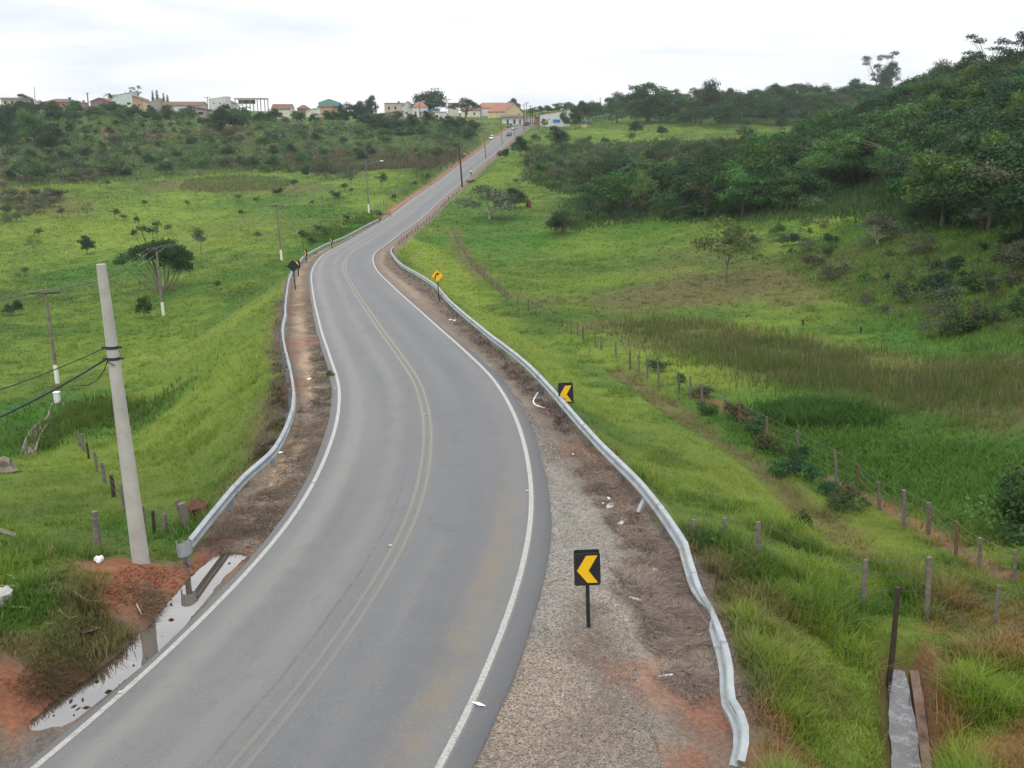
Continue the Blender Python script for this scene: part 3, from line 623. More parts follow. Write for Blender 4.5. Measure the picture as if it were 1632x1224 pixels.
# ------------------------------------------------------------------ poles and lines
def local(p, b): return tuple(np.asarray(p)-np.asarray(b))
b = G(225, 897); b[2] -= .02; tp = tip(b, 161, 421); root = empty('utility_pole', tuple(b), label='tall bare concrete pole in red soil beside the puddle, leaning left', cat='pole'); NEARPOLE = (b, tp)
mb = MB(); mb.tube([(0, 0, -.8), (0, 0, 0)]+[local(b+(tp-b)*k, b) for k in (.25, .5, .75, 1)], [.225, .215, .19, .165, .138, .112], 28); mb.build('shaft', M['concrete'], root)
def on_pole(k): return b+(tp-b)*k
kk = ((895-545)/(895-421), (895-562)/(895-421))
for k in kk:
    q = on_pole(k); rr_ = .215-.103*k; mb = MB(); mb.tube([local(q-np.array([0, 0, .035]), b), local(q+np.array([0, 0, .035]), b)], rr_+.012, 20); mb.box(local(q+np.array([rr_+.05, -.03, .0]), b), (.12, .05, .05)); mb.box(local(q+np.array([-rr_-.04, -.05, .0]), b), (.1, .06, .05)); mb.build('clamp', M['wire'], root)
def cable(name, pts, r, mat, label, cat='cable', n=5, sag=0, group=None, steps=16):
    P = [Vector(p) for p in pts]; Q = []
    for i in range(len(P)-1):
        for k in range(steps):
            f = k/steps; p = P[i].lerp(P[i+1], f); sg = sag if not hasattr(sag, '__len__') else sag[i]; p.z -= sg*4*f*(1-f); Q.append(p)
    Q.append(P[-1]); mb = MB(); mb.tube([q-P[0] for q in Q], r, n); return mb.build(name, mat, loc=tuple(P[0]), label=label, cat=cat, group=group)
q0, q1 = on_pole(kk[0]), on_pole(kk[1])
far_a, far_b = np.array(at(-160, 668, 19.0)), np.array(at(-190, 742, 18.5))
cable('power_line', [tuple(q0+np.array([-.15, -.05, 0])), tuple(far_a)], .013, M['wire'], 'thin black cable leaving the upper clamp of the near concrete pole', sag=.12)
cable('power_line', [tuple(q1+np.array([-.15, -.05, 0])), tuple(far_b)], .027, M['wire'], 'thick black cable leaving the lower clamp of the near concrete pole', sag=.16)
lq = [q1+np.array([-.1, -.12, -.02])]+[tip(q1, x, y) for x, y in ((166, 590), (155, 606), (140, 614), (122, 615))]
cable('cable_tail', [tuple(p) for p in lq], .012, M['wire'], 'loose black cable end curling down left of the near concrete pole', steps=4)
lq = [q1+np.array([-.05, -.19, -.05])]+[tip(q1, x, y)+np.array([0, -.18, 0]) for x, y in ((176, 574), (188, 580))]
cable('cable_tail', [tuple(p) for p in lq], .012, M['wire'], 'short black cable loop against the near concrete pole', steps=4)

def concrete_pole(px, py, top, label, arm=True, wh=1.6, r=(.19, .11), mat='old_concrete', lamp=None, armw=1.9, armrz=.0, group=None, white=True):
    b = G(px, py); tp = tip(b, *top); root = empty('utility_pole', tuple(b), label=label, cat='pole', group=group); H = tp[2]-b[2]
    f = wh/H if white else 0; v = tp-b
    if white: mb = MB(); mb.tube([(0, 0, -.5), (0, 0, 0), tuple(v*f)], [r[0], r[0], r[0]-(r[0]-r[1])*f], 10); mb.build('whitewashed_foot', M['whitewash'], root)
    mb = MB(); mb.tube([tuple(v*f) if white else (0, 0, -.5), tuple(v*.5), tuple(v)], [r[0]-(r[0]-r[1])*f, (r[0]+r[1])/2, r[1]], 10); mb.build('shaft', M[mat], root)
    ends = []
    if arm:
        am = MB(); cx = math.cos(armrz); sx = math.sin(armrz); top_ = v*.975
        am.box(tuple(top_+np.array([0, -.16, 0])), (armw, .1, .12), armrz); am.tube([tuple(top_+np.array([armw*.35*cx, -.16, 0])), tuple(v*.9)], .02, 5); am.tube([tuple(top_+np.array([-armw*.35*cx, -.16, 0])), tuple(v*.9)], .02, 5)
        am.build('crossarm', M['darkwood'], root)
        for k in (-.45, -.12, .45):
            im = MB(); q = top_+np.array([armw*k*cx, -.16+armw*k*sx, .06]); im.tube([tuple(q), tuple(q+np.array([0, 0, .08])), tuple(q+np.array([0, 0, .1])), tuple(q+np.array([0, 0, .2]))], [.03, .03, .065, .045], 8); im.build('insulator', M['rail_back'], root); ends.append(tuple(b+q+np.array([0, 0, .19])))
    return root, b, tp, ends
P1 = concrete_pole(92, 612, (72, 463), 'leaning pole with a crossarm and white foot at the far left of the field', wh=1.7, armrz=.25, armw=2.4)
P2 = concrete_pole(260.5, 503, (249, 396), 'pole with a crossarm and white foot standing before the wide flat-topped tree', wh=1.6, armrz=.3)
P3 = concrete_pole(449, 415, (440, 326), 'pole with a crossarm and white foot behind the black diamond sign', wh=1.6, armrz=.3, armw=2.2)
P4 = concrete_pole(588, 340, (583, 253), 'street lamp pole with white foot beyond the end of the left guardrail', arm=False, wh=1.9)
rt, b4, t4, _ = P4; e4 = tip(b4, 606.5, 256.5); v4 = t4-b4; l4 = e4-b4
mb = MB(); mb.tube([tuple(v4*.88), tuple(v4*.9+(l4-v4*.9)*.5), tuple(l4)], .04, 6); mb.build('lamp_arm', M['rail_back'], rt)
mb = MB(); mb.box(tuple(l4+np.array([.25, 0, .02])), (.8, .3, .16), taper=.7); mb.build('lamp_head', M['plastic'], rt)
E4 = tuple(t4)
for j in range(3):
    offp = tip(P1[1], -150, 475+6*j); offp = np.array([-75.0+j*.9, 52, P1[3][0][2]-1.0])
    cable('power_line', [tuple(offp), P1[3][j], P2[3][j], P3[3][j], (E4[0], E4[1], E4[2]-.1-.4*j)], .012, M['thin_wire'], 'thin pale wire strung from pole to pole across the left field', 'wire', 4, [1.2, 1.0, .9, 1.5], group='wires across the left field', steps=10)
def wood_pole(px, py, top, label, arm=0, r=(.17, .11), group=None, mat='darkwood'):
    b = G(px, py); tp = tip(b, *top); root = empty('wooden_pole', tuple(b), label=label, cat='pole', group=group); v = tp-b
    mb = MB(); mb.tube([(0, 0, -.5), tuple(v*.5), tuple(v)], [r[0], (r[0]+r[1])/2, r[1]], 9); mb.build('shaft', M[mat], root)
    if arm:
        mb = MB(); mb.box(tuple(v*.96+np.array([0, -.2, 0])), (arm, .12, .14), .2); mb.build('crossarm', M['darkwood'], root)
        mb = MB()
        for k in (-.45, .1, .45): mb.tube([tuple(v*.96+np.array([arm*k, -.2, .05])), tuple(v*.96+np.array([arm*k, -.2, .3]))], .07, 6)
        mb.build('insulators', M['rail_back'], root)
    return b, tp
wd = [wood_pole(737, 298, (731, 228), 'dark leaning wooden pole at the right edge of the road past the bend', 0, (.27, .17)),
      wood_pole(774.5, 252, (770, 203), 'weathered pole with a crossarm by the road below the parked cars', 2.4, (.22, .15), mat='wood'),
      wood_pole(800.5, 228, (797, 187), 'pole on the right of the road beside the dark car', 1.8, (.2, .13), mat='wood'),
      wood_pole(835.5, 207, (833, 176), 'pole on the right of the road near the hilltop', 1.8, (.2, .13), mat='wood')]
for j in range(2): cable('power_line', [tuple(np.array(E4)-[0, 0, .2+.5*j])]+[tuple(w[1]-np.array([0, 0, .3+.6*j])) for w in wd], .03, M['wire'], 'dark wire following the road poles up the hill', 'wire', 4, [2.2, 1.6, 1.2, 1.0], group='wires up the hill road', steps=10)
wood_pole(820, 214, (819, 203), 'short signpost between the two uphill cars', 0, (.12, .1))
for px, py, tx_, ty_, arm, r, lab in [(57, 174, 54.5, 138, 0, (.2, .12), 'thin street lamp pole on the left skyline beside the flat white-roofed house'), (48, 172, 47, 154, 0, (.2, .16), 'short brown post next to the skyline lamp pole at far left'), (141, 162, 139, 147.5, 2.6, (.3, .3), 'pylon top with crossarms on the left skyline'), (331.5, 190, 330, 154, 3.0, (.22, .15), 'pole with a crossarm left of the tall white block house'), (201, 168, 199.5, 144, 0, (.1, .08), 'thin mast in front of the pale green house'), (599, 190, 598, 165, 0, (.24, .17), 'pale pole right of the dark round trees on the skyline'), (957.5, 190, 956.5, 155, 0, (.2, .15), 'slim pale pole before the dark trees right of the white hall'), (669, 187, 668, 160, 0, (.22, .15), 'white pole before the red-roofed hilltop house')]:
    wood_pole(px, py, (tx_, ty_), lab, arm, r, mat='wood')
for px, py, tx_, ty_ in ((836, 200, 835, 166), (840, 199, 839, 163), (845.5, 197, 845, 168), (849, 197, 849, 172), (853, 196, 853, 175)):
    wood_pole(px, py, (tx_, ty_), 'street pole with crossarm crowded at the top of the hill road', 2.2, (.16, .12), group='street poles at the hilltop')

# ------------------------------------------------------------------ fences
def fence(name, rows, label, wires=(.45, .75, 1.0), mats=('wood',), r=.075, part_label=None, maxgap=40):
    first = G(rows[0][0], rows[0][3]); root = empty(name, tuple(first), label=label, cat='fence'); tops = []
    rr2 = random.Random(hash(label) % 999 if False else len(rows)*7+3)
    for i, (bx, tx2, ty2, by) in enumerate(rows):
        b = G(bx, by); tp = tip(b, tx2, ty2); v = tp-b; mb = MB(); rad = r*rr2.uniform(.75, 1.25)
        jx = rr2.uniform(-.02, .02); mb.tube([local(b, first)[:2]+(local(b, first)[2]-.3,), local(b+v*.5+np.array([jx, jx, 0]), first), local(tp, first)], [rad, rad*.95, rad*.85], 7)
        mb.build('post', M[mats[i % len(mats)]], root); tops.append((b, tp))
    for w in wires:
        mb = MB()
        for (a0, a1), (c0, c1) in zip(tops[:-1], tops[1:]):
            p = a0+(a1-a0)*w; q = c0+(c1-c0)*w
            if np.linalg.norm(p-q) < maxgap: mid = (p+q)/2-np.array([0, 0, .06]); mb.tube([local(p, first), local(mid, first), local(q, first)], .006 if np.linalg.norm(first) < 60 else .012, 3, False)
        if mb.v: mb.build('wire', M['barbed'], root)
    return root
far = []
for k in range(34):
    f = (k/33)**.8; px = np.interp(f, [0, .12, .25, .45, .7, 1], [720, 727, 738, 752, 778, 810]); py = np.interp(f, [0, .12, .25, .45, .7, 1], [364, 383, 402, 424, 450, 478])
    far.append((px, px-.5, py-np.interp(py, [360, 480], [8.5, 15]), py))
fence('wire_fence', far+[(825.5, 825, 470, 485), (842.5, 842, 477, 494), (854.5, 854, 483, 502), (872, 871, 493, 508), (889.5, 889, 505, 518), (896, 895, 508, 521), (904, 904, 511, 527), (911, 910.5, 510, 532), (920.5, 920, 513, 534), (929, 929, 520, 541), (949, 948.5, 529, 554), (958.6, 958, 535, 558), (982, 981, 545, 570), (1004.6, 1004, 559, 584), (1018.6, 1018, 566, 592), (1032, 1031, 570, 600), (1050, 1048, 575, 610), (1083, 1081, 592, 626), (1101, 1100, 599, 637), (1119, 1118, 612, 648), (1156, 1155, 628, 666), (1179, 1178, 639, 680), (1223, 1222, 664, 709), (1274, 1270, 686, 725), (1334, 1330, 717, 774), (1368, 1368, 741, 776), (1403, 1400, 768, 813), (1442, 1441, 781, 843), (1481, 1480, 801, 852), (1524, 1525, 832, 897), (1561, 1562, 857, 918), (1617, 1618, 877, 930), (1680, 1684, 900, 975)],
      'long barbed wire fence of rough wooden posts down the right valley beside the red path', mats=('wood', 'wood', 'wood', 'redwood'), r=.068)
fence('wire_fence', [(1104, 1106, 828, 862), (1156, 1155, 826, 862), (1208, 1209, 832, 904), (1376, 1380, 892, 972), (1478, 1481, 888, 985), (1586, 1592, 933, 992), (1700, 1712, 960, 1040)], 'near wire fence of grey square posts crossing above the drainage channel', mats=('wood',), r=.065)
b = G(1421, 1050); tp = tip(b, 1431, 936); mb = MB(); v = tp-b; mb.tube([(0, 0, -.3), tuple(v*.5+np.array([.02, 0, 0])), tuple(v)], [.07, .065, .06], 7); mb.build('dark_post', M['darkwood'], loc=tuple(b), label='dark leaning charred post at the head of the drainage channel', cat='post')
fence('wire_fence', [(128, 124, 688, 712), (132, 129, 691, 719), (142, 138, 705, 731), (155, 150.6, 720, 752), (166, 162, 737, 770), (181, 177, 757, 792), (199, 193, 771, 817), (229, 226, 806, 834), (246, 243, 814, 850), (265, 261, 819, 848), (296, 281, 797, 845)], 'wire fence of thin posts running behind the near concrete pole towards the left guardrail', mats=('wood', 'wood', 'darkwood'), r=.07)
b = G(159, 882); tp = tip(b, 150, 815); v = tp-b; root = empty('fence_post', tuple(b), label='dark weathered post standing alone left of the near concrete pole', cat='post')
mb = MB(); mb.tube([(0, 0, -.3), tuple(v*.5), tuple(v)], [.085, .09, .08], 8); mb.build('stake', M['wood'], root)
mb = MB()
for k in (.35, .6, .85): q = v*k; mb.tube([tuple(q-np.array([0, 0, .012])), tuple(q+np.array([0, 0, .012]))], .1, 10)
mb.build('wire_wraps', M['barbed'], root)
b = G(299, 846); tp = tip(b, 285, 800); v = tp-b; mb = MB(); mb.tube([(0, 0, -.2), tuple(v)], [.12, .13], 8); mb.build('strainer_post', M['wood'], loc=tuple(b+np.array([.12, -.1, 0])), label='thick leaning wooden post just behind the end of the left guardrail', cat='post')
# stubby stakes along the far right verge and the left verge uphill
rows = []
for k in range(26):
    f = k/25; s_ = 150+f*105; x = np.interp(s_, RS, RP[:, 0])+np.interp(s_, RS, RN[:, 0])*5.5; y = np.interp(s_, RS, RP[:, 1])+np.interp(s_, RS, RN[:, 1])*5.5
    rows.append((x, y))
def stake_row(rows, label, hgt):
    f0 = np.array([*rows[0], h1(*rows[0])]); root = empty('stake_fence', tuple(f0), label=label, cat='fence'); r3 = random.Random(5)
    for x, y in rows:
        z = h1(x, y); hh = hgt*r3.uniform(.7, 1.2); mb = MB(); mb.tube([local((x, y, z-.2), f0), local((x+r3.uniform(-.1, .1), y, z+hh), f0)], [.09, .08], 6); mb.build('stake', M[r3.choice(['wood', 'wood', 'wood', 'darkwood'])], root)
    mb = MB()
    for (x0, y0), (x1, y1) in zip(rows[:-1], rows[1:]): mb.tube([local((x0, y0, h1(x0, y0)+hgt*.6), f0), local((x1, y1, h1(x1, y1)+hgt*.6), f0)], .015, 3, False)
    mb.build('wire', M['barbed'], root)
stake_row(rows, 'low stake fence along the right verge below the dark wooden pole', .75)
rows = []
for k in range(44):
    s_ = 205+k*4.2; x = np.interp(s_, RS, RP[:, 0])-np.interp(s_, RS, RN[:, 0])*7.4; y = np.interp(s_, RS, RP[:, 1])-np.interp(s_, RS, RN[:, 1])*7.4; rows.append((x, y))
stake_row(rows, 'long stake fence on the left bank above the red verge of the hill road', 1.2)

# ------------------------------------------------------------------ water
m, t, b = material('puddle_water'); b.inputs['Base Color'].default_value = (.06, .045, .033, 1); b.inputs['Roughness'].default_value = .03; b.inputs['Specular IOR Level'].default_value = .6; b.inputs['IOR'].default_value = 1.5
b.inputs['Coat Weight'].default_value = 1.0; b.inputs['Coat Roughness'].default_value = .0; b.inputs['Coat IOR'].default_value = 2.2
bump(t, b, noise(t, 5, 2, .5), .02, .01); MW = m; MW2 = m.copy()
def water(name, P, w, z, mat, label, n=8):
    e0 = (P[0]-P[1])/np.linalg.norm(P[0]-P[1])*.55; e1 = (P[-1]-P[-2])/np.linalg.norm(P[-1]-P[-2])*.55
    if mat is MW: P = np.vstack([P[0]+e0, P[1:-1], P[-1]+e1])
    P = catmull(np.c_[P, np.zeros(len(P))], n)[:, :2]; w = np.interp(np.linspace(0, 1, len(P)), np.linspace(0, 1, len(w)), w)
    T_ = np.gradient(P, axis=0); T_ /= np.linalg.norm(T_, axis=1)[:, None]; Nn = np.stack([-T_[:, 1], T_[:, 0]], 1)
    zc = z if hasattr(z, '__len__') else np.full(len(P), z); zc = np.interp(np.linspace(0, 1, len(P)), np.linspace(0, 1, len(zc)), zc)
    wl = w*(1+.5*(fbm(np.arange(len(P))/3., np.full(len(P), 2.), 3)-.5)); V = np.vstack([np.c_[P+Nn*wl[:, None], zc], np.c_[P-Nn*wl[:, None], zc]]); n_ = len(P)
    Q = np.array([(i+1, i, n_+i, n_+i+1) for i in range(n_-1)]); return link(name, np_mesh(name, V, Q, mat), kind='structure', label=label)
pz = height(puddle_line[:, 0], puddle_line[:, 1])
water('puddle', puddle_line, puddle_w*0+.6, np.convolve(np.r_[pz[0], pz, pz[-1]], [.25, .5, .25], 'valid')+.095, MW, 'long muddy puddle mirroring the sky beside the left edge line')
for pp, lab in (([(146, 957), (158, 958.5), (167, 960)], 'small puddle below the fallen branch'), ([(129, 990), (135, 989), (141, 988)], 'small puddle in the trampled mud')):
    P = Gs(pp); water('small_puddle', P, [.3, .3, .3], float(height(P[:, 0], P[:, 1]).min())+.07, MW2, lab)
m, t, b = material('foamy_stream'); f_ = ramp(t, noise(t, 3.5, 5, .62), .5, .72); t.links.new(mixc(t, f_, (.04, .035, .032), (.22, .22, .23)), b.inputs['Base Color']); b.inputs['Roughness'].default_value = .12; b.inputs['Coat Weight'].default_value = 1
bump(t, b, noise(t, 9, 4, .6), .5, .05)
cz_ = height(chan[:, 0], chan[:, 1]); water('stream', chan, [.2, .27, .3, .3], cz_+.22, m, 'grey foaming stream in the narrow channel at the bottom right')
# channel walls
cp = catmull(np.c_[chan, cz_], 6)
root = empty('drainage_channel', tuple(cp[0]), label='narrow earth-stained concrete channel carrying the stream at bottom right', cat='channel')
for sg, h_, nm in ((-1, .26, 'side_wall'), (1, -.02, 'side_wall')):
    mb = MB(); fr = []
    for i in range(len(cp)):
        tv = Vector(cp[min(i+1, len(cp)-1)]-cp[max(i-1, 0)]); tv.z = 0; tv.normalize(); nn = Vector((tv.y, -tv.x, 0))*sg; fr.append((Vector(cp[i])-Vector(cp[0])+nn*.3, nn, Vector((0, 0, 1))))
    mb.sweep([(0, -.1), (0, h_), (.2, h_+.04), (.2, -.1)], fr, True); mb.build(nm, simple('stained_channel_wall', (.15, .10, .078), .95, .5, 3, 0, .1, .5), root)

r5 = random.Random(12); mb = MB()
for k in range(16):
    f = r5.random()*5.99; i = int(f); p = puddle_line[i]+(puddle_line[i+1]-puddle_line[i])*(f-i)+np.array([r5.uniform(-.38, .38), r5.uniform(-.38, .38)]); z_ = float(np.interp(f, range(7), pz))+.098
    a = r5.uniform(0, 3); l_ = r5.uniform(.02, .09); mb.tube([(p[0]-l_*math.cos(a), p[1]-l_*math.sin(a), z_-.01), (p[0], p[1], z_+.008), (p[0]+l_*math.cos(a), p[1]+l_*math.sin(a), z_-.01)], [.01, r5.uniform(.012, .035), .008], 5)
mb.build('floating_debris', M['darkwood'], kind='stuff', label='dark clods and leaves breaking the surface of the long puddle')

# ------------------------------------------------------------------ vegetation
def nrm(v): return v/np.maximum(np.linalg.norm(v, axis=-1, keepdims=True), 1e-9)
def leaf_cloud(r, blobs, n, size, col, colvar=.28, up=.35, hollow=.55, flat=1.0, clump=5):
    """blobs: (x,y,z,rx,ry,rz). leaves are small four-cornered faces spread through the outer part of every blob"""
    B = np.array(blobs, float); vol = (B[:, 3]*B[:, 4]*B[:, 5])**(2/3); k = r.choice(len(B), n, p=vol/vol.sum())
    d = nrm(r.normal(size=(n, 3))); low = d[:, 2] < -.35; d[low, 2] *= -r.random(low.sum())
    rad = hollow+(1-hollow)*r.random(n)**.6
    # uneven lumps on every blob
    lump = 1+.22*np.sin(d[:, 0]*clump+k)*np.cos(d[:, 1]*clump*1.3+2*k)+.12*np.sin(d[:, 2]*clump*2+k)
    c = B[k, :3]+d*B[k, 3:]*(rad*lump)[:, None]+r.normal(size=(n, 3))*size*.5
    nn = nrm(d*.7+r.normal(size=(n, 3))*.7+np.array([0, 0, up])); a = nrm(np.cross(nn, r.normal(size=(n, 3)))); b = np.cross(nn, a)
    s = size*(.55+.9*r.random(n))[:, None]; e = s*(.45+.3*r.random((n, 1)))*flat
    V = np.stack([c-a*s*.5, c-b*e*.5+a*s*.08, c+a*s*.5, c+b*e*.5+a*s*.08], 1).reshape(-1, 3)
    base = np.asarray(col, float); base = base[r.integers(0, len(base), len(B))[k]] if base.ndim == 2 else np.repeat(base[None], n, 0)
    cc = base*(1+colvar*(r.random((n, 1))*2-1))*(1+np.array([.5, .15, -.3])*(r.random((n, 1))-.5)*.6)
    return V, np.arange(4*n).reshape(n, 4), np.repeat(np.clip(cc, 0, 1), 4, 0)
def crown_mesh(name, seed, blobs, n, size, col, **k):
    r = np.random.default_rng(seed); V, Q, c = leaf_cloud(r, blobs, n, size, col, **k)
    return np_mesh(name, V, Q, M['leaf'], False, {'col': c})
def rblobs(seed, n, w, h, z0, rs, flat=.75, ring=.8):
    r = random.Random(seed); o = []
    for i in range(n):
        a = r.uniform(0, 2*math.pi); q = ring*math.sqrt(r.random()); x, y = math.cos(a)*q*w/2, math.sin(a)*q*w/2
        top = h*(1-.55*(q**2)); z = z0+(top-z0)*r.uniform(.35, .95); s = rs*r.uniform(.65, 1.25)
        o.append((x, y, z, s, s, s*flat))
    return o
def limbs(seed, pts, H, z0, r0, mat='bark', name='trunk', n=7, forks=1):
    """trunk(s) with limbs reaching the blobs"""
    r = random.Random(seed); mb = MB()
    for k in range(forks):
        ox = r.uniform(-.12, .12)*(forks > 1)*H*.3; oy = r.uniform(-.1, .1)*(forks > 1)*H*.3
        mb.tube([(ox*.2, oy*.2, -.4), (ox*.6, oy*.6, z0*.4), (ox, oy, z0)], [r0*1.25, r0, r0*.75], n)
        for b in pts[k::forks]:
            e = Vector(b[:3]); s = Vector((ox, oy, z0*.95)); m = s.lerp(e, .5)+Vector((r.uniform(-.1, .1), r.uniform(-.1, .1), .06))*H*.25
            mb.tube([s, m, e], [r0*.6, r0*.35, r0*.12], 5, cap=False)
    return mb.mesh(name, M[mat])
DK, MD, LT, OL, GY, BL = (.034, .070, .024), (.055, .11, .032), (.09, .17, .040), (.085, .10, .045), (.12, .145, .10), (.038, .082, .042)
TPL = {}
def tpl(kind, seed, H, blobs, n, size, col, r0, z0, mat='bark', forks=1, **k):
    cr = crown_mesh('crown', seed, blobs, n, size, col, **k); tr = limbs(seed, blobs[:14], H, z0, r0, mat, forks=forks) if r0 else None
    w = max(abs(b[0])+b[3] for b in blobs)*2; h = max(b[2]+b[5] for b in blobs); TPL.setdefault(kind, []).append((cr, tr, w, h))
for i in range(4):
    cols = [[DK, MD, DK, BL], [MD, LT, MD], [DK, OL, MD], [BL, MD, DK]][i]
    tpl('round', 10+i, 7, rblobs(10+i, 20, 7, 7, .5, 1.45), 6200, .29, cols, .2, 2.0)
for i in range(3):
    tpl('spread', 20+i, 8, rblobs(20+i, 22, 11, 7.6, 4.0, 1.5, .55, .95), 4600, .32, [[DK, MD, BL], [MD, LT, OL], [DK, DK, OL]][i], .26, 2.8, forks=2)
for i in range(4):
    tpl('shrub', 30+i, 3, rblobs(30+i, 10, 4, 2.5, .2, .85, .8), 1500, .26, [[MD, DK], [MD, LT, MD], [OL, MD], [DK, BL]][i], 0, 0)
tpl('dry', 41, 3, rblobs(41, 11, 4.4, 2.6, .2, .85, .9), 1300, .2, [(.095, .11, .06), (.08, .105, .05), (.11, .105, .07)], .05, .5, forks=3)
tpl('dry', 42, 3, rblobs(42, 9, 4, 2.2, .2, .8, .9), 1200, .2, [(.10, .105, .065), (.075, .10, .05)], .05, .5, forks=3)
for i in range(2):
    tpl('airy', 50+i, 6, rblobs(50+i, 18, 5.5, 6, 1.6, .85, .7, 1.0), 1300, .25, [[LT, (.13, .19, .06), (.12, .20, .05)], [GY, LT, OL]][i], .045, 1.6, 'bark', forks=2)
tpl('grey', 55, 6, rblobs(55, 16, 7, 5.4, .8, 1.3, .8), 3000, .3, [(.15, .165, .11), (.11, .13, .075), (.075, .10, .05)], .15, 1.0, 'palebark', forks=2)
tpl('bright', 57, 6, rblobs(57, 16, 8, 5.4, .8, 1.3, .7), 3000, .33, [(.055, .12, .022), (.042, .10, .02)], .15, 1.0)
for i in range(2): tpl('sapling', 60+i, 3, rblobs(60+i, 6, 1.5, 2.8, 1.2, .5, .8), 420, .2, [[MD, DK], [DK, OL]][i], .05, 1.3)
tpl('cypress', 70, 10, [(0, 0, 1+k*.85, .95-.075*k*(k > 3), .95-.075*k*(k > 3), .8) for k in range(11)], 1500, .34, [(.022, .05, .025), (.03, .06, .025)], .15, 1.0)
r_ = random.Random(3); eb = [(r_.uniform(-3, 3), r_.uniform(-3, 3), 8+r_.uniform(-2.5, 5.5), r_.uniform(.6, 1.1), r_.uniform(.6, 1.1), .6) for _ in range(17)]
tpl('gum', 80, 13, eb, 1800, .33, [(.05, .08, .035), (.06, .085, .05)], .14, 6, 'bark')
r_ = random.Random(8); eb = [(r_.uniform(-4, 4), r_.uniform(-3, 3), 7+r_.uniform(-2.5, 4.5), r_.uniform(.9, 1.6), r_.uniform(.9, 1.6), .8) for _ in range(20)]
tpl('gum', 81, 12, eb, 2800, .36, [(.035, .06, .025), (.05, .07, .04)], .2, 5, 'bark')
# wide flat topped tree of the left field: leaning forked stems under layered umbrellas
ub = [(-3.6, 0, 3.3, 1.7, 1.4, .5), (-2.2, .6, 3.9, 1.6, 1.4, .45), (-.6, -.5, 4.2, 1.7, 1.6, .55), (1.2, .4, 4.5, 1.9, 1.6, .6), (2.6, -.3, 4.0, 1.7, 1.5, .7), (3.8, .2, 3.4, 1.5, 1.3, .7), (3.5, .3, 2.4, 1.4, 1.1, .8), (.4, 0, 3.4, 1.9, 1.4, .55), (-4.9, .1, 2.9, 1.0, .8, .3), (1.9, .2, 2.8, 1.6, 1.2, .7), (-1.6, .2, 6.1, .7, .6, .22), (-.2, .3, 5.9, .8, .6, .2), (-2.6, .1, 5.7, .6, .5, .2), (-2.0, 0, 7.0, .45, .4, .18), (.6, .1, 6.5, .6, .5, .2)]
tpl('umbrella', 90, 6, ub, 9000, .22, [DK, DK, MD], .0001, .3)
mb = MB(); rt_ = random.Random(4)
for i, b_ in enumerate(ub):
    e = Vector(b_[:3]); st_ = Vector((.5+.25*math.cos(i*2), .2*math.sin(i*2), -.3)) if i % 3 else Vector((1.0, 0, -.3)); m_ = st_.lerp(e, .5)+Vector((.35 if e.x < 0 else -.1, 0, -.35)); mb.tube([st_, m_, e], [.12, .07, .03], 6, cap=False)
TPL['umbrella'][0] = (TPL['umbrella'][0][0], mb.mesh('trunk', M['bark']), TPL['umbrella'][0][2], TPL['umbrella'][0][3])
# palm
def palm_mesh(n, L_, seed, h, col=(.04, .085, .028)):
    r = random.Random(seed); V = []; Q = []; Cc = []
    for k in range(n):
        a = 2*math.pi*k/n+r.uniform(-.2, .2); el = r.uniform(.15, 1.1); d = Vector((math.cos(a), math.sin(a), 0)); p = Vector((0, 0, h)); v = d*math.cos(el)+Vector((0, 0, math.sin(el))); sd = Vector((-d.y, d.x, 0))
        for j in range(10):
            q = p+v*(L_/10); w = .5*math.sin(math.pi*(j+1.2)/11.5)*L_*.22
            for s in (-1, 1):
                b = len(V); V += [p, q, q+sd*s*w-Vector((0, 0, w*.5))+v*.1, p+sd*s*w*.85-Vector((0, 0, w*.5))+v*.1]; Q.append((b, b+1, b+2, b+3)); f = r.uniform(.7, 1.3); Cc += [tuple(x*f for x in col)]*4
            p = q; v = (v+Vector((0, 0, -.17))).normalized()
    return np_mesh('fronds', np.array([tuple(v) for v in V]), np.array(Q), M['leaf'], False, {'col': np.array(Cc)})
mb = MB(); mb.tube([(0, 0, -.4), (.1, 0, 3), (0, 0, 6)], [.22, .17, .15], 8); palm_tr = mb.mesh('trunk', M['bark'])
TPL['palm'] = [(palm_mesh(13, 3.2, 5, 6), palm_tr, 6.0, 8.4)]
TRANK = 0
def plant(kind, name, x, y, H, label, cat, group=None, width=None, var=None, z=None, rz=None, sink=.1):
    T = TPL[kind]; cr, tr, w, h = T[var if var is not None else RND.randrange(len(T))]
    s = H/h; sx = (width/w) if width else s*RND.uniform(.9, 1.15); z = h1(x, y) if z is None else z; rz = RND.uniform(0, 6.28) if rz is None else rz
    if tr is None:
        o = bpy.data.objects.new(name, cr); col.objects.link(o)
    else:
        o = bpy.data.objects.new(name, None); col.objects.link(o); o.empty_display_size = .3
        for nm, me in (('trunk', tr), ('fronds' if kind == 'palm' else 'crown', cr)):
            c = bpy.data.objects.new(nm, me); col.objects.link(c); c.parent = o
    o.location = (x, y, z-sink); o.rotation_euler = (0, 0, rz); o.scale = (sx, sx, s)
    return tag(o, label, cat, group)
def plant_px(kind, name, px, py, top, wpx, label, cat='tree', **k):
    b = G(px, py); dep = b[1]*cP-(b[2]-CZ)*sP; H = tip(b, px, top)[2]-b[2]
    return plant(kind, name, b[0], b[1], H, label, cat, width=wpx*dep/F, z=b[2], **k)
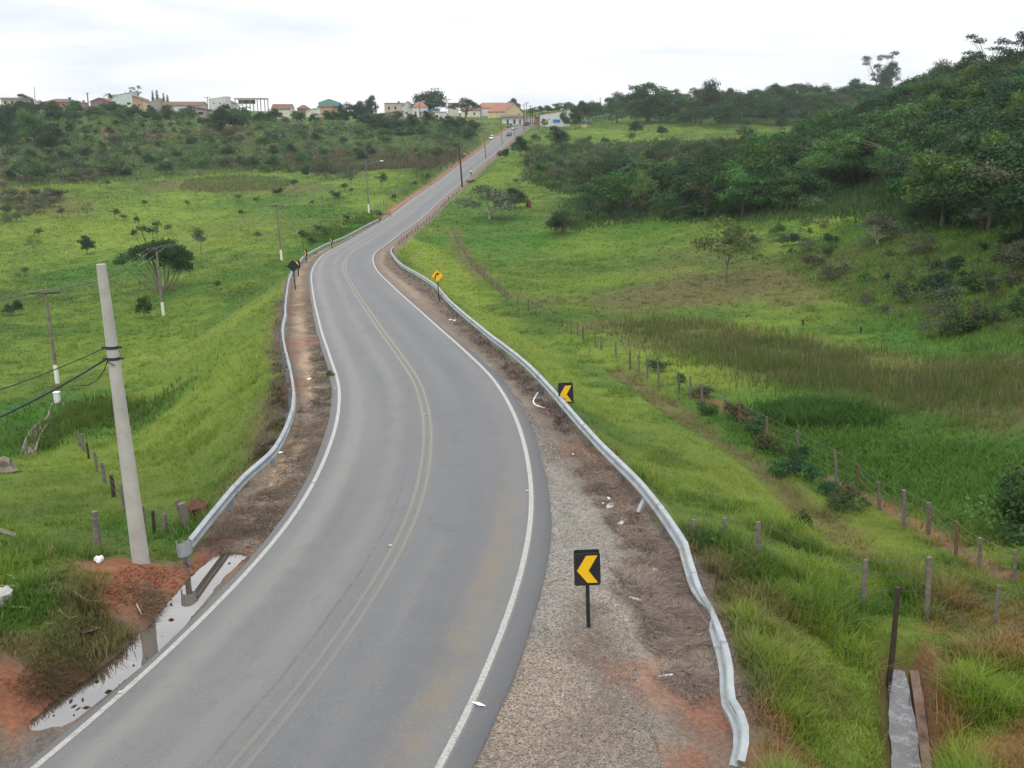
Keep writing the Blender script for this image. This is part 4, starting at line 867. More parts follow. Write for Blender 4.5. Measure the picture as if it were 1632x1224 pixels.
# --- trees and bushes one can tell apart
plant_px('umbrella', 'spreading_tree', 252, 466, 345, 138, 'wide flat-topped tree with forked stems alone in the left field', rz=0)
plant_px('round', 'small_tree', 230, 508, 468, 32, 'small round green tree just left of the white-footed pole by the flat-topped tree', var=1)
plant_px('round', 'small_tree', 139, 405, 374, 30, 'little dark round tree in the field left of the flat-topped tree', var=0)
plant_px('sapling', 'small_tree', 321, 406, 362, 22, 'slim feathery sapling right of the flat-topped tree')
plant_px('shrub', 'bush', 21, 503, 477, 32, 'dark bush at the far left edge of the field', 'bush', var=3)
plant_px('sapling', 'small_tree', 184, 351, 331, 17, 'small dark sapling in the middle of the left field, leftmost of a pair', 'tree')
plant_px('sapling', 'small_tree', 198, 352, 341, 14, 'lower sapling touching its taller neighbour in the left field', 'tree')
plant_px('sapling', 'small_tree', 380, 322, 308, 15, 'small round sapling below the crop patch, leftmost of four', 'tree', var=0)
plant_px('sapling', 'small_tree', 410, 326, 313, 14, 'small sapling right of the first one under the crop patch', 'tree')
plant_px('sapling', 'small_tree', 387, 348, 333, 15, 'small sapling lowest of those under the crop patch', 'tree')
plant_px('shrub', 'bush', 444, 311, 297, 18, 'low round bush between the crop patch and the lamp pole', 'bush')
plant_px('shrub', 'bush', 535, 316, 302, 22, 'flat bush just left of the street lamp pole', 'bush')
plant_px('sapling', 'small_tree', 549, 306, 291, 14, 'small bright sapling left of the street lamp pole', 'tree', var=0)
plant_px('dry', 'bush', 520, 286, 252, 50, 'large grey green bush in the far part of the left field', 'bush', var=0)
plant_px('round', 'bush', 490, 284, 262, 20, 'dark upright bush against the large grey bush', 'bush', var=0)
plant_px('dry', 'bush', 560, 292, 268, 36, 'brownish thicket behind the street lamp pole', 'bush', var=1)
plant_px('sapling', 'small_tree', 674, 282, 262, 18, 'dark sapling on the left bank above the road', 'tree')
plant_px('sapling', 'small_tree', 680, 293, 275, 14, 'black-stemmed little tree on the left bank of the road', 'tree', var=1)
plant_px('sapling', 'small_tree', 608, 304, 274, 20, 'thin leafy sapling right of the street lamp', 'tree')
plant_px('airy', 'bare_sapling', 54, 402, 372, 28, 'half-bare grey sapling low in the left field', 'tree')
plant_px('airy', 'bare_sapling', 140, 345, 322, 20, 'twiggy pale sapling left of the paired saplings', 'tree', var=1)
for px, py, top, w in ((470, 300, 284, 14), (268, 372, 356, 14), (62, 380, 362, 16), (410, 384, 368, 15), (345, 462, 446, 16), (100, 348, 330, 16), (230, 330, 318, 12), (300, 330, 318, 12), (40, 440, 424, 16), (170, 300, 286, 12), (660, 300, 288, 12), (630, 320, 308, 14), (500, 330, 318, 12), (420, 276, 264, 12), (560, 310, 298, 12)):
    plant_px('sapling', 'small_tree', px, py, top, w, 'tiny scattered sapling in the left field', 'tree', group='tiny saplings dotted over the left field')
plant_px('grey', 'bush', 780, 349, 293, 98, 'big grey bush with pale stems on the green slope right of the road', 'bush')
plant_px('round', 'bush', 820, 333, 298, 46, 'dark green bush joined to the right side of the big grey bush', 'bush', var=0)
plant_px('shrub', 'bush', 808, 318, 300, 50, 'green bush behind the big grey bush', 'bush', var=0)
plant_px('round', 'bush', 897, 374, 333, 64, 'rounded olive bush at the foot of the right woodland', 'bush', var=2)
plant_px('round', 'bush', 829, 250, 216, 36, 'dense dark green bush right of the road by the dark car', 'bush', var=0)
plant_px('shrub', 'bush', 803, 252, 236, 24, 'dark bush at the right edge of the hill road', 'bush', var=3)
plant_px('round', 'bush', 887, 236, 200, 46, 'big dark green bush on the slope below the white hall', 'bush', var=0)
plant_px('shrub', 'bush', 850, 264, 248, 44, 'low dark bramble in front of the two roadside bushes', 'bush', var=3)
plant_px('shrub', 'bush', 751, 294, 285, 16, 'bush at the foot of the dark wooden pole', 'bush')
plant_px('airy', 'sapling', 1157, 452, 340, 118, 'thin yellowish open-crowned tree in the right meadow', 'tree', var=0)
plant_px('airy', 'sapling', 828, 300, 275, 24, 'small open sapling above the grey bush on the right slope', 'tree', var=1)
plant_px('spread', 'tree', 935, 332, 262, 62, 'light green umbrella tree with pale stems at the edge of the right woodland', var=1)
plant_px('palm', 'palm_tree', 1012, 335, 240, 70, 'dark palm at the left end of the right woodland')
plant_px('palm', 'palm_tree', 1042, 335, 246, 64, 'second dark palm beside the first in the woodland')
plant_px('airy', 'tree', 1023, 350, 268, 58, 'pale-stemmed slender tree cluster under the palms', var=0)
plant_px('airy', 'tree', 960, 350, 300, 26, 'white-stemmed thin tree at the foot of the woodland', var=1)
plant_px('grey', 'tree', 1398, 392, 336, 76, 'silvery grey bushy tree on the open slope under the woodland')
plant_px('airy', 'tree', 1565, 372, 318, 62, 'slender greyish tree on the slope at far right', var=1)
plant_px('spread', 'tree', 1425, 285, 165, 180, 'large bright green spreading tree standing out of the right woodland', var=1)
plant_px('bright', 'tree', 1475, 345, 262, 130, 'bright rounded tree below the big spreading tree', )
plant_px('grey', 'tree', 1545, 250, 200, 90, 'grey leaved tree high on the right hillside')
plant_px('round', 'tree', 1012, 214, 193, 28, 'round lone tree on the far right meadow, leftmost of three', var=0)
plant_px('round', 'tree', 1055, 218, 199, 24, 'low dark tree on the far right meadow, middle of three', var=3)
plant_px('airy', 'tree', 1132, 206, 186, 22, 'loose small tree at the foot of the far forest', var=0)
plant_px('round', 'tree', 1245, 208, 184, 26, 'round dark tree standing in the far meadow right of a paler one', var=0)
plant_px('airy', 'tree', 1228, 210, 188, 20, 'pale thin tree in the far meadow left of a round dark one', var=1)
plant_px('gum', 'gum_tree', 1394, 165, 82, 56, 'tall thin gum tree poking above the right skyline', var=0)
plant_px('round', 'tree', 1415, 155, 97, 40, 'dark round tree beside the tall thin gum on the skyline', var=0)
plant_px('gum', 'gum_tree', 1570, 135, 54, 72, 'open clumped gum tree high on the right skyline', var=0, rz=.7)
plant_px('gum', 'gum_tree', 1612, 150, 48, 80, 'large gum tree at the upper right corner', var=1)
plant_px('round', 'tree', 1500, 150, 93, 62, 'broad dark tree on the skyline left of the clumped gums', var=2)
plant_px('spread', 'tree', 1548, 150, 84, 60, 'spreading crown under the clumped gum trees', var=0)
plant_px('spread', 'tree', 1032, 196, 131, 92, 'tall flat-crowned dark tree before the ochre house, tallest of the far tree line', var=0)
plant_px('round', 'tree', 1130, 190, 125, 60, 'high domed dark tree in the far tree line', var=2)
plant_px('round', 'tree', 685, 186, 141, 76, 'huge dark domed tree behind the red-roofed hilltop house', var=3)
plant_px('spread', 'tree', 742, 190, 155, 56, 'flat wide tree between the domed tree and the red-roofed hall', var=2)
plant_px('round', 'tree', 592, 192, 151, 30, 'tall dark round tree on the skyline beside the white pole', var=0)
plant_px('round', 'tree', 553, 196, 162, 36, 'dark leafy tree right of the green house, first of a row', var=3)
plant_px('round', 'tree', 574, 196, 160, 34, 'dark leafy tree right of the green house, second of a row', var=0)
plant_px('round', 'tree', 818, 184, 156, 28, 'dark tree behind the yellow gable at the hilltop', var=0)
plant_px('spread', 'tree', 905, 188, 162, 36, 'dark crown rising behind the white hall roof', var=0)
plant_px('round', 'tree', 930, 196, 160, 34, 'dark green tree against the right end of the white hall', var=0)
plant_px('airy', 'tree', 880, 196, 176, 26, 'small dark tree in front of the white hall', var=0)
plant_px('palm', 'palm_tree', 177, 172, 145, 26, 'palm on the left skyline beside the pale green house')
plant_px('gum', 'bent_tree', 218, 168, 136, 20, 'thin bent tree above the orange house on the left skyline', var=0)
plant_px('round', 'tree', 40, 172, 149, 34, 'dark tree between the flat white-roofed house and the next roof', var=0)
plant_px('round', 'tree', 120, 176, 158, 28, 'small green tree on the left skyline', var=1)
for i, (px, top, w) in enumerate(((245, 143, 7), (252, 142, 8), (262, 147, 7), (268, 150, 7), (222, 146, 6))):
    plant_px('cypress', 'cypress', px, 172, top, w, ('dark cypress in the short skyline row behind the grey wall' if i < 4 else 'lone dark cypress tip behind the orange house'), group='skyline cypresses' if i < 4 else None)
plant_px('round', 'tree', 357, 212, 165, 46, 'dark green tree in front of the white block house', var=0)
plant_px('shrub', 'bush', 380, 208, 168, 60, 'broad green bush below the open concrete frame', 'bush', var=0)
plant_px('palm', 'banana_plant', 452, 235, 206, 26, 'pale banana plant in the hillside scrub', 'plant')
for px, py, top, w in ((20, 232, 166, 60), (55, 235, 172, 60), (85, 250, 195, 50), (5, 250, 180, 50), (45, 215, 163, 44)):
    plant_px('round', 'tree', px, py, top, w, 'big dark tree in the dense clump at the left edge of the hillside', group='dark trees at the left edge')
# --- woodland
def dart(poly, n, dx, dy, seed, tries=60000):
    r = np.random.default_rng(seed); P = np.array(poly, float); lo, hi = P.min(0), P.max(0); out = []
    C_ = r.random((tries, 2))*(hi-lo)+lo; ins = np.zeros(len(C_), bool); j = len(P)-1
    for i in range(len(P)):
        c = ((P[i, 1] > C_[:, 1]) != (P[j, 1] > C_[:, 1]))&(C_[:, 0] < (P[j, 0]-P[i, 0])*(C_[:, 1]-P[i, 1])/(P[j, 1]-P[i, 1]+1e-9)+P[i, 0]); ins ^= c; j = i
    C_ = C_[ins]; A = np.zeros((0, 2))
    for c in C_:
        if len(out) >= n: break
        if len(A) == 0 or (((A-c)/[dx, dy])**2).sum(1).min() > 1: out.append(c); A = np.array(out)
    return np.array(out)
def forest(poly, n, dx, dy, seed, hts, kinds, names, label, cat, group, vars_=None, wk=1.0):
    P = dart(poly, n, dx, dy, seed); x, y, z = sv.hit(P[:, 0], P[:, 1]); ok = ~np.isnan(x); x, y = x[ok], y[ok]; z = height(x, y)
    s, d, _ = road_coord(x, y); keep = np.abs(d) > 9.5
    r = random.Random(seed)
    for X, Y, Z in zip(x[keep], y[keep], z[keep]):
        k = r.choice(kinds); H = r.uniform(*hts); plant(k, names[k], X, Y, H, label if isinstance(label, str) else label[k], cat if isinstance(cat, str) else cat[k], group if isinstance(group, str) else group[k], z=Z, width=None)
    return int(keep.sum())
TN = {k: 'tree' for k in TPL}; TN.update(shrub='bush', dry='dry_bush', palm='palm_tree')
wood = [(930, 345), (1000, 352), (1040, 330), (1070, 345), (1120, 350), (1180, 348), (1240, 342), (1300, 330), (1340, 300), (1420, 300), (1480, 360), (1560, 372), (1720, 375), (1720, 150), (1640, 140), (1560, 150), (1480, 165), (1410, 185), (1340, 215), (1290, 235), (1220, 265), (1150, 258), (1080, 262), (1040, 285), (960, 300), (900, 320)]
nw = forest(wood, 150, 24, 11, 101, (5.5, 9.5), ['round', 'round', 'round', 'spread', 'round', 'round', 'bright'], {k: 'tree' for k in TPL}, 'tree of the dense dark woodland covering the right hillside', 'tree', 'trees of the right woodland')
nf_ = forest([(940, 196), (1000, 200), (1080, 202), (1140, 203), (1200, 200), (1260, 203), (1330, 198), (1400, 186), (1440, 168), (1400, 160), (1300, 168), (1200, 166), (1080, 168), (960, 180)], 66, 16, 7, 102, (8.5, 12.5), ['round', 'round', 'spread'], TN, 'tree of the far dark forest wall behind the meadow', 'tree', 'trees of the far forest wall')
forest([(1430, 168), (1500, 152), (1640, 138), (1640, 175), (1500, 190), (1420, 190)], 24, 22, 9, 103, (6, 9), ['round', 'spread'], TN, 'dark tree near the crest of the right hill', 'tree', 'trees near the right crest')
forest([(860, 250), (940, 240), (1050, 250), (1060, 262), (960, 300), (880, 300), (850, 290)], 26, 26, 10, 104, (1.8, 3.4), ['shrub', 'dry', 'shrub'], {'shrub': 'bush', 'dry': 'bush'}, 'bush scattered on the rough slope between road and right woodland', 'bush', 'bushes on the rough right slope')
forest([(850, 215), (990, 222), (1180, 230), (1290, 225), (1200, 250), (1000, 245), (850, 245)], 26, 26, 8, 105, (1.6, 3.2), ['shrub', 'dry'], {'shrub': 'bush', 'dry': 'bush'}, 'low bush along the edge of the far right meadow', 'bush', 'bushes by the far meadow')
forest([(1180, 360), (1330, 350), (1330, 400), (1400, 400), (1632, 390), (1720, 400), (1720, 520), (1600, 540), (1500, 540), (1400, 520), (1330, 450), (1240, 420), (1150, 400)], 55, 30, 16, 106, (.9, 2.4), ['shrub', 'shrub', 'dry', 'sapling'], {'shrub': 'bush', 'dry': 'bush', 'sapling': 'bush'}, 'low bush among the bright grass of the right hillside', 'bush', 'low bushes on the right hillside')
# --- scrub on the left hill
nl_ = forest([(0, 205), (100, 200), (240, 196), (420, 205), (560, 208), (760, 212), (745, 235), (690, 262), (560, 262), (400, 272), (200, 284), (0, 290)], 130, 22, 8, 107, (2.0, 4.2), ['shrub', 'shrub', 'shrub', 'dry', 'round', 'round'], {'shrub': 'bush', 'dry': 'bush', 'round': 'bush'}, 'bush in the thick scrub covering the left hillside', 'bush', 'scrub bushes of the left hillside')
forest([(590, 196), (760, 200), (755, 222), (640, 222), (590, 215)], 20, 20, 8, 108, (4.0, 6.5), ['round'], TN, 'green tree below the hilltop houses beside the road', 'tree', 'trees below the hilltop houses')
forest([(0, 178), (200, 180), (330, 190), (600, 200), (600, 205), (330, 202), (0, 195)], 34, 16, 7, 109, (3, 6), ['round', 'shrub', 'round'], {'shrub': 'bush', 'round': 'bush'}, 'bush growing directly below the skyline houses', 'bush', 'bushes under the skyline houses')
forest([(0, 320), (90, 300), (110, 320), (60, 345), (0, 360)], 16, 18, 9, 110, (1.6, 2.8), ['dry'], {'dry': 'bush'}, 'brown leafless bush in the thicket at the left edge of the field', 'bush', 'brown bushes at the left edge')
forest([(480, 400), (560, 362), (620, 340), (600, 335), (540, 350), (470, 380)], 7, 18, 8, 111, (.9, 1.6), ['shrub'], {'shrub': 'bush'}, 'bright low bush behind the upper left guardrail', 'bush', 'low bushes behind the left guardrail')
forest([(1040, 560), (1130, 620), (1240, 700), (1380, 830), (1300, 800), (1180, 700), (1050, 610)], 12, 44, 24, 112, (.7, 1.2), ['shrub'], {'shrub': 'bush'}, 'leafy weed clump on the bank beside the long fence', 'bush', 'weed clumps by the long fence')
for o_ in ((1345, 815, 785, 64, 'bright round bush by the red path on the right bank'), (1600, 860, 770, 150, 'big dark bush at the right edge beyond the fence'), (1660, 850, 740, 140, 'second dark bush cut by the right edge of the picture'), (1275, 850, 806, 40, 'small round weed clump on the right slope')):
    plant_px('shrub', 'bush', o_[0], o_[1], o_[2], o_[3], o_[4], 'bush')

# ------------------------------------------------------------------ grass, reeds, dead stems (uncountable)
def blades(r, x, y, z, hgt, wid, c, lean, tri=False, curl=.5, az=None):
    n = len(x); a = r.random(n)*2*math.pi if az is None else az; d = np.stack([np.cos(a), np.sin(a), 0*a], 1); s = np.stack([-np.sin(a), np.cos(a), 0*a], 1)
    b = np.stack([x, y, z], 1); up = np.array([0, 0, 1.]); ln = lean[:, None]; h = hgt[:, None]; w = wid[:, None]
    if tri:
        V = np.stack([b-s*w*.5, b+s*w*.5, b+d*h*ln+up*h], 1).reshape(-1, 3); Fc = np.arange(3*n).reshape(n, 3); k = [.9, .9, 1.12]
    else:
        m_ = b+d*h*ln*.35+up*h*.55; t_ = b+d*h*ln*(1+curl)+up*h*(1-.25*np.minimum(ln, 1.5)*curl)
        V = np.stack([b-s*w*.5, b+s*w*.5, m_+s*w*.42, m_-s*w*.42, t_], 1).reshape(-1, 3); o = (np.arange(n)*5)[:, None]
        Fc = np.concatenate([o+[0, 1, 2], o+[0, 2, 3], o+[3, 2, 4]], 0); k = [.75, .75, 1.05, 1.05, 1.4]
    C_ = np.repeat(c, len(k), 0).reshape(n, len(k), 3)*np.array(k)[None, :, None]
    return V, Fc, C_.reshape(-1, 3)
def stuff(name, parts, mat, label):
    V = []; Fc = []; C_ = []; o = 0
    for v, f, c in parts: V.append(v); Fc.append(f+o); C_.append(c); o += len(v)
    return link(name, np_mesh(name, np.vstack(V), np.vstack(Fc), mat, False, {'col': np.clip(np.vstack(C_), 0, 1)}), label=label, kind='stuff')
def sample_px(n, x0, x1, y0, y1, seed):
    r = np.random.default_rng(seed); px = r.uniform(x0, x1, n); py = r.uniform(y0, y1, n); x, y, z = sv.hit(px, py); ok = ~np.isnan(x); return r, x[ok], y[ok]
def grass_layer(seed, n, y0, y1, rmin, rmax, per, hfun, wfun, tri, x0=-380, x1=2010):
    r, x, y = sample_px(n, x0, x1, y0, y1, seed); q = np.hypot(x, y); k = (q > rmin)&(q <= rmax); x, y, q = x[k], y[k], q[k]
    x = x+r.normal(size=len(x))*q*.002; y = y+r.normal(size=len(y))*q*.006
    s, d, _ = road_coord(x, y); c, bare, _ = land_colour(x, y, d, s)
    pk = (bare+.18*(r.random(len(x))-.5) < .5)&(np.abs(d) > 4.1); 
    cl = fbm(x/1.4, y/1.4, 77); pk &= cl+.3*r.random(len(x)) > (.42 if rmax < 40 else .38)
    x, y, c, q, cl, d = x[pk], y[pk], c[pk], q[pk], cl[pk], d[pk]; z = height(x, y)
    x = np.repeat(x, per); y = np.repeat(y, per); q = np.repeat(q, per); z = np.repeat(z, per); c = np.repeat(c, per, 0); cl = np.repeat(cl, per); n = len(x)
    sp = .09+.0011*q; x = x+r.normal(size=n)*sp; y = y+r.normal(size=n)*sp
    vv = .6 if rmax < 40 else .28; c = c*((1.36 if rmax < 40 else 1.3)-vv*.45+vv*r.random((n, 1)))*(1+np.array([.35, .1, 0])*(r.random((n, 1))-.35)); dry = r.random(n) < .05; c[dry] = np.array([.26, .22, .10])*(.6+.6*r.random((dry.sum(), 1)))
    h = hfun(x, y, q, cl)*(.5+.8*r.random(n)); w = wfun(q)*(.6+.8*r.random(n))
    return blades(r, x, y, z-.03, h, w, c, (.55+1.2*r.random(n)) if tri else .15+.75*r.random(n)**1.5, tri)
def h_near(x, y, q, cl):
    right = x > 3; return np.where(right, (.12+.46*sstep(.40, .66, cl))*(1-.35*sstep(12, 9, x)*0), .10+.24*sstep(.4, .7, cl))*(1+.25*np.sin(x*1.3+y))
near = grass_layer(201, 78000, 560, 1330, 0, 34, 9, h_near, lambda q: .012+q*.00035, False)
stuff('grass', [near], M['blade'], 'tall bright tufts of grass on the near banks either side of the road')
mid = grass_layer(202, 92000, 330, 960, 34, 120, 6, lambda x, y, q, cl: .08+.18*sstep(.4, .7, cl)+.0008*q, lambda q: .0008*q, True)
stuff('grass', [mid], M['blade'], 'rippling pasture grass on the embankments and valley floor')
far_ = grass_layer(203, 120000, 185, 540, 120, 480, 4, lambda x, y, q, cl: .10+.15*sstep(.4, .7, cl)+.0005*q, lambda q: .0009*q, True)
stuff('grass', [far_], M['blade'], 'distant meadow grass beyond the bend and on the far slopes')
def leafmass(name, specs, label):
    Vs, Fs, Cs, o = [], [], [], 0
    for poly, n, seed, cols, hmin, hmax, k, leaf in specs:
        r, x, y = poly_sample(poly, n, seed); s, d, _ = road_coord(x, y); ok = np.abs(d) > 9; x, y = x[ok], y[ok]; z = height(x, y); q = np.hypot(x, y); h = r.uniform(hmin, hmax, len(x))
        for i in range(len(x)):
            w = h[i]*r.uniform(.7, 1.1); bl = [(x[i]+r.normal()*w*.5, y[i]+r.normal()*w*.5, z[i]+h[i]*r.uniform(.3, .7), w*.55, w*.55, h[i]*.4) for _ in range(3)]
            V, Q, c = leaf_cloud(r, bl, k, leaf*q[i], [cols[r.integers(0, len(cols))]]); Vs.append(V); Fs.append(Q+o); Cs.append(c); o += len(V)
    return link(name, np_mesh(name, np.vstack(Vs), np.vstack(Fs), M['leaf'], False, {'col': np.clip(np.vstack(Cs), 0, 1)}), label=label, kind='stuff')
def poly_sample(poly, n, seed):
    P = dart(poly, n, .01, .01, seed, tries=int(n*3.2)) if False else None
    r = np.random.default_rng(seed); Q = np.array(poly, float); lo, hi = Q.min(0), Q.max(0); C_ = r.random((n*4, 2))*(hi-lo)+lo; ins = np.zeros(len(C_), bool); j = len(Q)-1
    for i in range(len(Q)):
        ins ^= ((Q[i, 1] > C_[:, 1]) != (Q[j, 1] > C_[:, 1]))&(C_[:, 0] < (Q[j, 0]-Q[i, 0])*(C_[:, 1]-Q[i, 1])/(Q[j, 1]-Q[i, 1]+1e-9)+Q[i, 0]); j = i
    C_ = C_[ins][:n]; x, y, z = sv.hit(C_[:, 0], C_[:, 1]); ok = ~np.isnan(x); return r, x[ok], y[ok]
def patch(poly, n, seed, cols, hgt, wid, lean, tri=False, jit=.3, curl=.5, soft=0):
    r, x, y = poly_sample(poly, n, seed); x = x+r.normal(size=len(x))*jit; y = y+r.normal(size=len(y))*jit*1.5; 
    if soft:
        x = x+r.normal(size=len(x))*soft*.8; y = y+r.normal(size=len(y))*soft; kk = fbm(x/5, y/5, 19)+.35*r.random(len(x)) > .5; x, y = x[kk], y[kk]
    n = len(x); z = height(x, y)
    cc = np.array(cols)[r.integers(0, len(cols), n)]*(.72+.56*r.random((n, 1))); k = fbm(x/2.5, y/2.5, 9); q = np.hypot(x, y)
    return blades(r, x, y, z-.05, hgt*(.45+.9*k)*(.7+.6*r.random(n)), (wid*q)*(.6+.8*r.random(n)), cc, lean*(.3+r.random(n)), tri, curl)
reedP = [(1000, 512), (1100, 520), (1200, 537), (1330, 562), (1450, 585), (1560, 605), (1640, 630), (1640, 645), (1500, 640), (1400, 632), (1280, 612), (1180, 585), (1080, 552), (1000, 525)]
stuff('reeds', [patch(reedP, 30000, 301, [(.10, .19, .038), (.13, .19, .05), (.15, .175, .065), (.09, .18, .035)], .75, .0008, .6, True, jit=.9, soft=2.4), patch(reedP, 3000, 302, [(.36, .29, .19), (.28, .19, .12), (.20, .17, .09)], .95, .0008, .3, True, jit=.9, soft=2.2)], M['blade'], 'belt of tall brown-headed reeds crossing the marshy hollow on the right')
stuff('rushes', [patch([(1235, 655), (1290, 645), (1370, 652), (1385, 668), (1340, 678), (1240, 672)], 7000, 303, [(.04, .115, .02), (.055, .13, .024)], .7, .0011, .5, soft=.7), patch([(1180, 700), (1400, 690), (1632, 760), (1632, 860), (1480, 800), (1300, 730)], 16000, 304, [(.075, .18, .026), (.09, .20, .035)], .45, .0011, .6, soft=1.2)], M['blade'], 'dark lush rushes round the wet patch in the right hollow')
stuff('rushes', [patch([(60, 655), (150, 640), (250, 630), (250, 668), (150, 690), (70, 700)], 7000, 305, [(.07, .14, .022), (.09, .15, .028)], .5, .0010, .4, soft=1.6), patch([(500, 395), (620, 345), (600, 335), (480, 375)], 5000, 306, [(.08, .17, .022), (.07, .15, .02)], .45, .0009, .5, True, soft=1.2)], M['blade'], 'ranker green growth in the hollows left of the road')
stuff('crop', [patch([(285, 300), (300, 285), (380, 280), (450, 283), (475, 292), (440, 302), (340, 308)], 3000, 307, [(.12, .16, .05), (.10, .15, .04), (.16, .14, .07)], .8, .0012, .6, True)], M['blade'], 'patch of young crop plants on brown soil in the left field')
stuff('hillside_undergrowth', [patch([(0, 200), (300, 200), (760, 212), (745, 240), (690, 265), (400, 275), (200, 288), (0, 300)], 34000, 308, [(.11, .17, .06), (.15, .155, .085), (.10, .16, .06), (.15, .19, .07)], .8, .0012, .6, True, jit=1), patch([(380, 262), (470, 245), (690, 240), (740, 246), (690, 266), (520, 275)], 14000, 309, [(.14, .115, .065), (.11, .095, .055), (.15, .13, .08)], 1.7, .0012, .12, True, jit=1)], M['blade'], 'tangled undergrowth and pale dry cane over the left hillside')
stuff('woodland_undergrowth', [patch([(880, 372), (1040, 352), (1200, 355), (1330, 345), (1480, 360), (1720, 365), (1720, 150), (1560, 150), (1340, 215), (1220, 262), (1040, 285), (900, 320)], 40000, 310, [(.07, .135, .04), (.09, .15, .045), (.06, .11, .035)], 1.0, .0014, .6, True, jit=.8), patch([(1240, 420), (1340, 352), (1632, 380), (1720, 400), (1720, 560), (1500, 545), (1320, 470)], 26000, 311, [(.13, .25, .045), (.115, .21, .05), (.17, .27, .05)], .45, .0011, .7, True, jit=.5), patch([(840, 235), (1060, 225), (1290, 225), (1200, 260), (1040, 285), (900, 310), (840, 290)], 20000, 312, [(.075, .11, .035), (.10, .11, .05), (.06, .10, .03)], 1.1, .0012, .6, True, jit=1)], M['blade'], 'weedy undergrowth beneath and around the right woodland')
# dead stems lying on the verges
def straw(poly, n, seed, cols, ln, up, wid, jit=.15):
    r, x, y = poly_sample(poly, n, seed); x = x+r.normal(size=len(x))*jit; y = y+r.normal(size=len(y))*jit
    k = fbm(x/.7, y/.7, 15)+.25*r.random(len(x)); ok = k > .5; x, y, k = x[ok], y[ok], k[ok]; n = len(x); z = height(x, y); az_ = fbm(x/1.1, y/1.1, 25, 2)*14+r.normal(size=n)*.7
    cc = np.array(cols)[r.integers(0, len(cols), n)]*(.6+.8*r.random((n, 1))); h = up*(.3+1.3*r.random(n)*(k-.2)); L_ = ln*(.4+.9*r.random(n))
    return blades(r, x, y, z-.01, h, wid+.0*h, cc, L_/np.maximum(h, .03)*.6, False, .5, az_)
GB = [(.19, .155, .13), (.28, .235, .195), (.12, .09, .07), (.33, .26, .19)]
stuff('dead_brush', [straw([(985, 870), (1060, 850), (1100, 900), (1125, 960), (1150, 1040), (1160, 1110), (1110, 1120), (1050, 1060), (1020, 980), (980, 920)], 26000, 401, GB, .42, .16, np.float64(.011)),
    straw([(905, 700), (960, 720), (1030, 800), (1085, 870), (1010, 880), (960, 820), (925, 760)], 11000, 402, GB+[(.17, .10, .05)], .4, .18, np.float64(.013)),
    straw([(700, 470), (720, 485), (780, 545), (860, 620), (905, 670), (900, 700), (860, 650), (800, 590), (740, 530), (695, 490)], 12000, 403, [(.13, .10, .08), (.10, .075, .06), (.17, .13, .10)], .35, .26, np.float64(.022)),
    straw([(1120, 960), (1200, 975), (1240, 1000), (1180, 1000), (1140, 990)], 2500, 405, GB, .35, .2, np.float64(.011)),
    straw([(890, 995), (960, 1000), (950, 1060), (900, 1050)], 1200, 406, GB, .2, .06, np.float64(.009)),
    straw([(880, 655), (930, 660), (950, 690), (890, 690)], 1200, 409, GB, .3, .2, np.float64(.014)),
    straw([(620, 400), (640, 425), (700, 475), (690, 480), (640, 445), (610, 420)], 2500, 410, [(.15, .11, .08), (.11, .08, .06)], .3, .2, np.float64(.03))], M['deadblade'], 'matted grey-brown dead brush along the inside of the right guardrail')
stuff('dead_brush', [straw([(470, 650), (530, 650), (530, 690), (500, 750), (460, 800), (420, 860), (380, 850), (430, 770), (465, 700)], 12000, 404, [(.13, .10, .07), (.09, .065, .05), (.16, .13, .09)], .22, .08, np.float64(.014)),
    straw([(500, 440), (505, 500), (525, 570), (530, 650), (500, 650), (495, 560), (485, 480)], 9000, 411, [(.13, .11, .075), (.10, .08, .055), (.09, .10, .04)], .22, .1, np.float64(.02)),
    straw([(150, 930), (260, 950), (230, 1010), (160, 1060), (80, 1120), (20, 1100), (120, 1020)], 9000, 407, [(.14, .10, .06), (.10, .07, .045), (.09, .10, .035)], .3, .12, np.float64(.011)),
    straw([(440, 480), (455, 480), (450, 560), (462, 620), (455, 690), (420, 730), (400, 740), (430, 640), (435, 560)], 7000, 408, [(.15, .12, .09), (.12, .11, .06)], .3, .35, np.float64(.016)),
    straw([(330, 850), (400, 790), (430, 770), (400, 850), (350, 880), (310, 880)], 3500, 412, [(.13, .10, .07), (.15, .10, .07)], .25, .1, np.float64(.011))], M['deadblade'], 'brown dead weeds and litter along the left verge and ditch')
# loose stones
def stones(poly, n, seed, cols, r0, r1):
    r, x, y = poly_sample(poly, n, seed); n = len(x); z = height(x, y); s = (r0+(r1-r0)*r.random(n)**3)[:, None, None]
    O = np.array([(1, 0, 0), (0, 1, 0), (-1, 0, 0), (0, -1, 0), (0, 0, .7), (0, 0, -.7)]); V = np.stack([x, y, z+.005], 1)[:, None]+O*s*(.6+.8*r.random((n, 6, 1))); o = (np.arange(n)*6)[:, None]
    Fc = np.concatenate([o+t_ for t_ in ((0, 1, 4), (1, 2, 4), (2, 3, 4), (3, 0, 4), (1, 0, 5), (2, 1, 5), (3, 2, 5), (0, 3, 5))], 0); cc = np.array(cols)[r.integers(0, len(cols), n)]*(.6+.8*r.random((n, 1)))
    return V.reshape(-1, 3), Fc, np.repeat(cc, 6, 0)
GV = [(.34, .32, .29), (.26, .24, .22), (.42, .39, .34), (.30, .24, .18), (.16, .15, .14)]
stuff('gravel', [stones([(865, 700), (900, 720), (960, 850), (1000, 1000), (1060, 1224), (700, 1224), (780, 1080), (850, 930), (868, 820)], 26000, 501, GV, .006, .024), stones([(735, 560), (800, 600), (870, 690), (905, 730), (868, 740), (850, 690), (800, 620)], 9000, 502, GV, .012, .035)], M['deadblade'], 'loose grey and tan gravel scattered over the right verge')
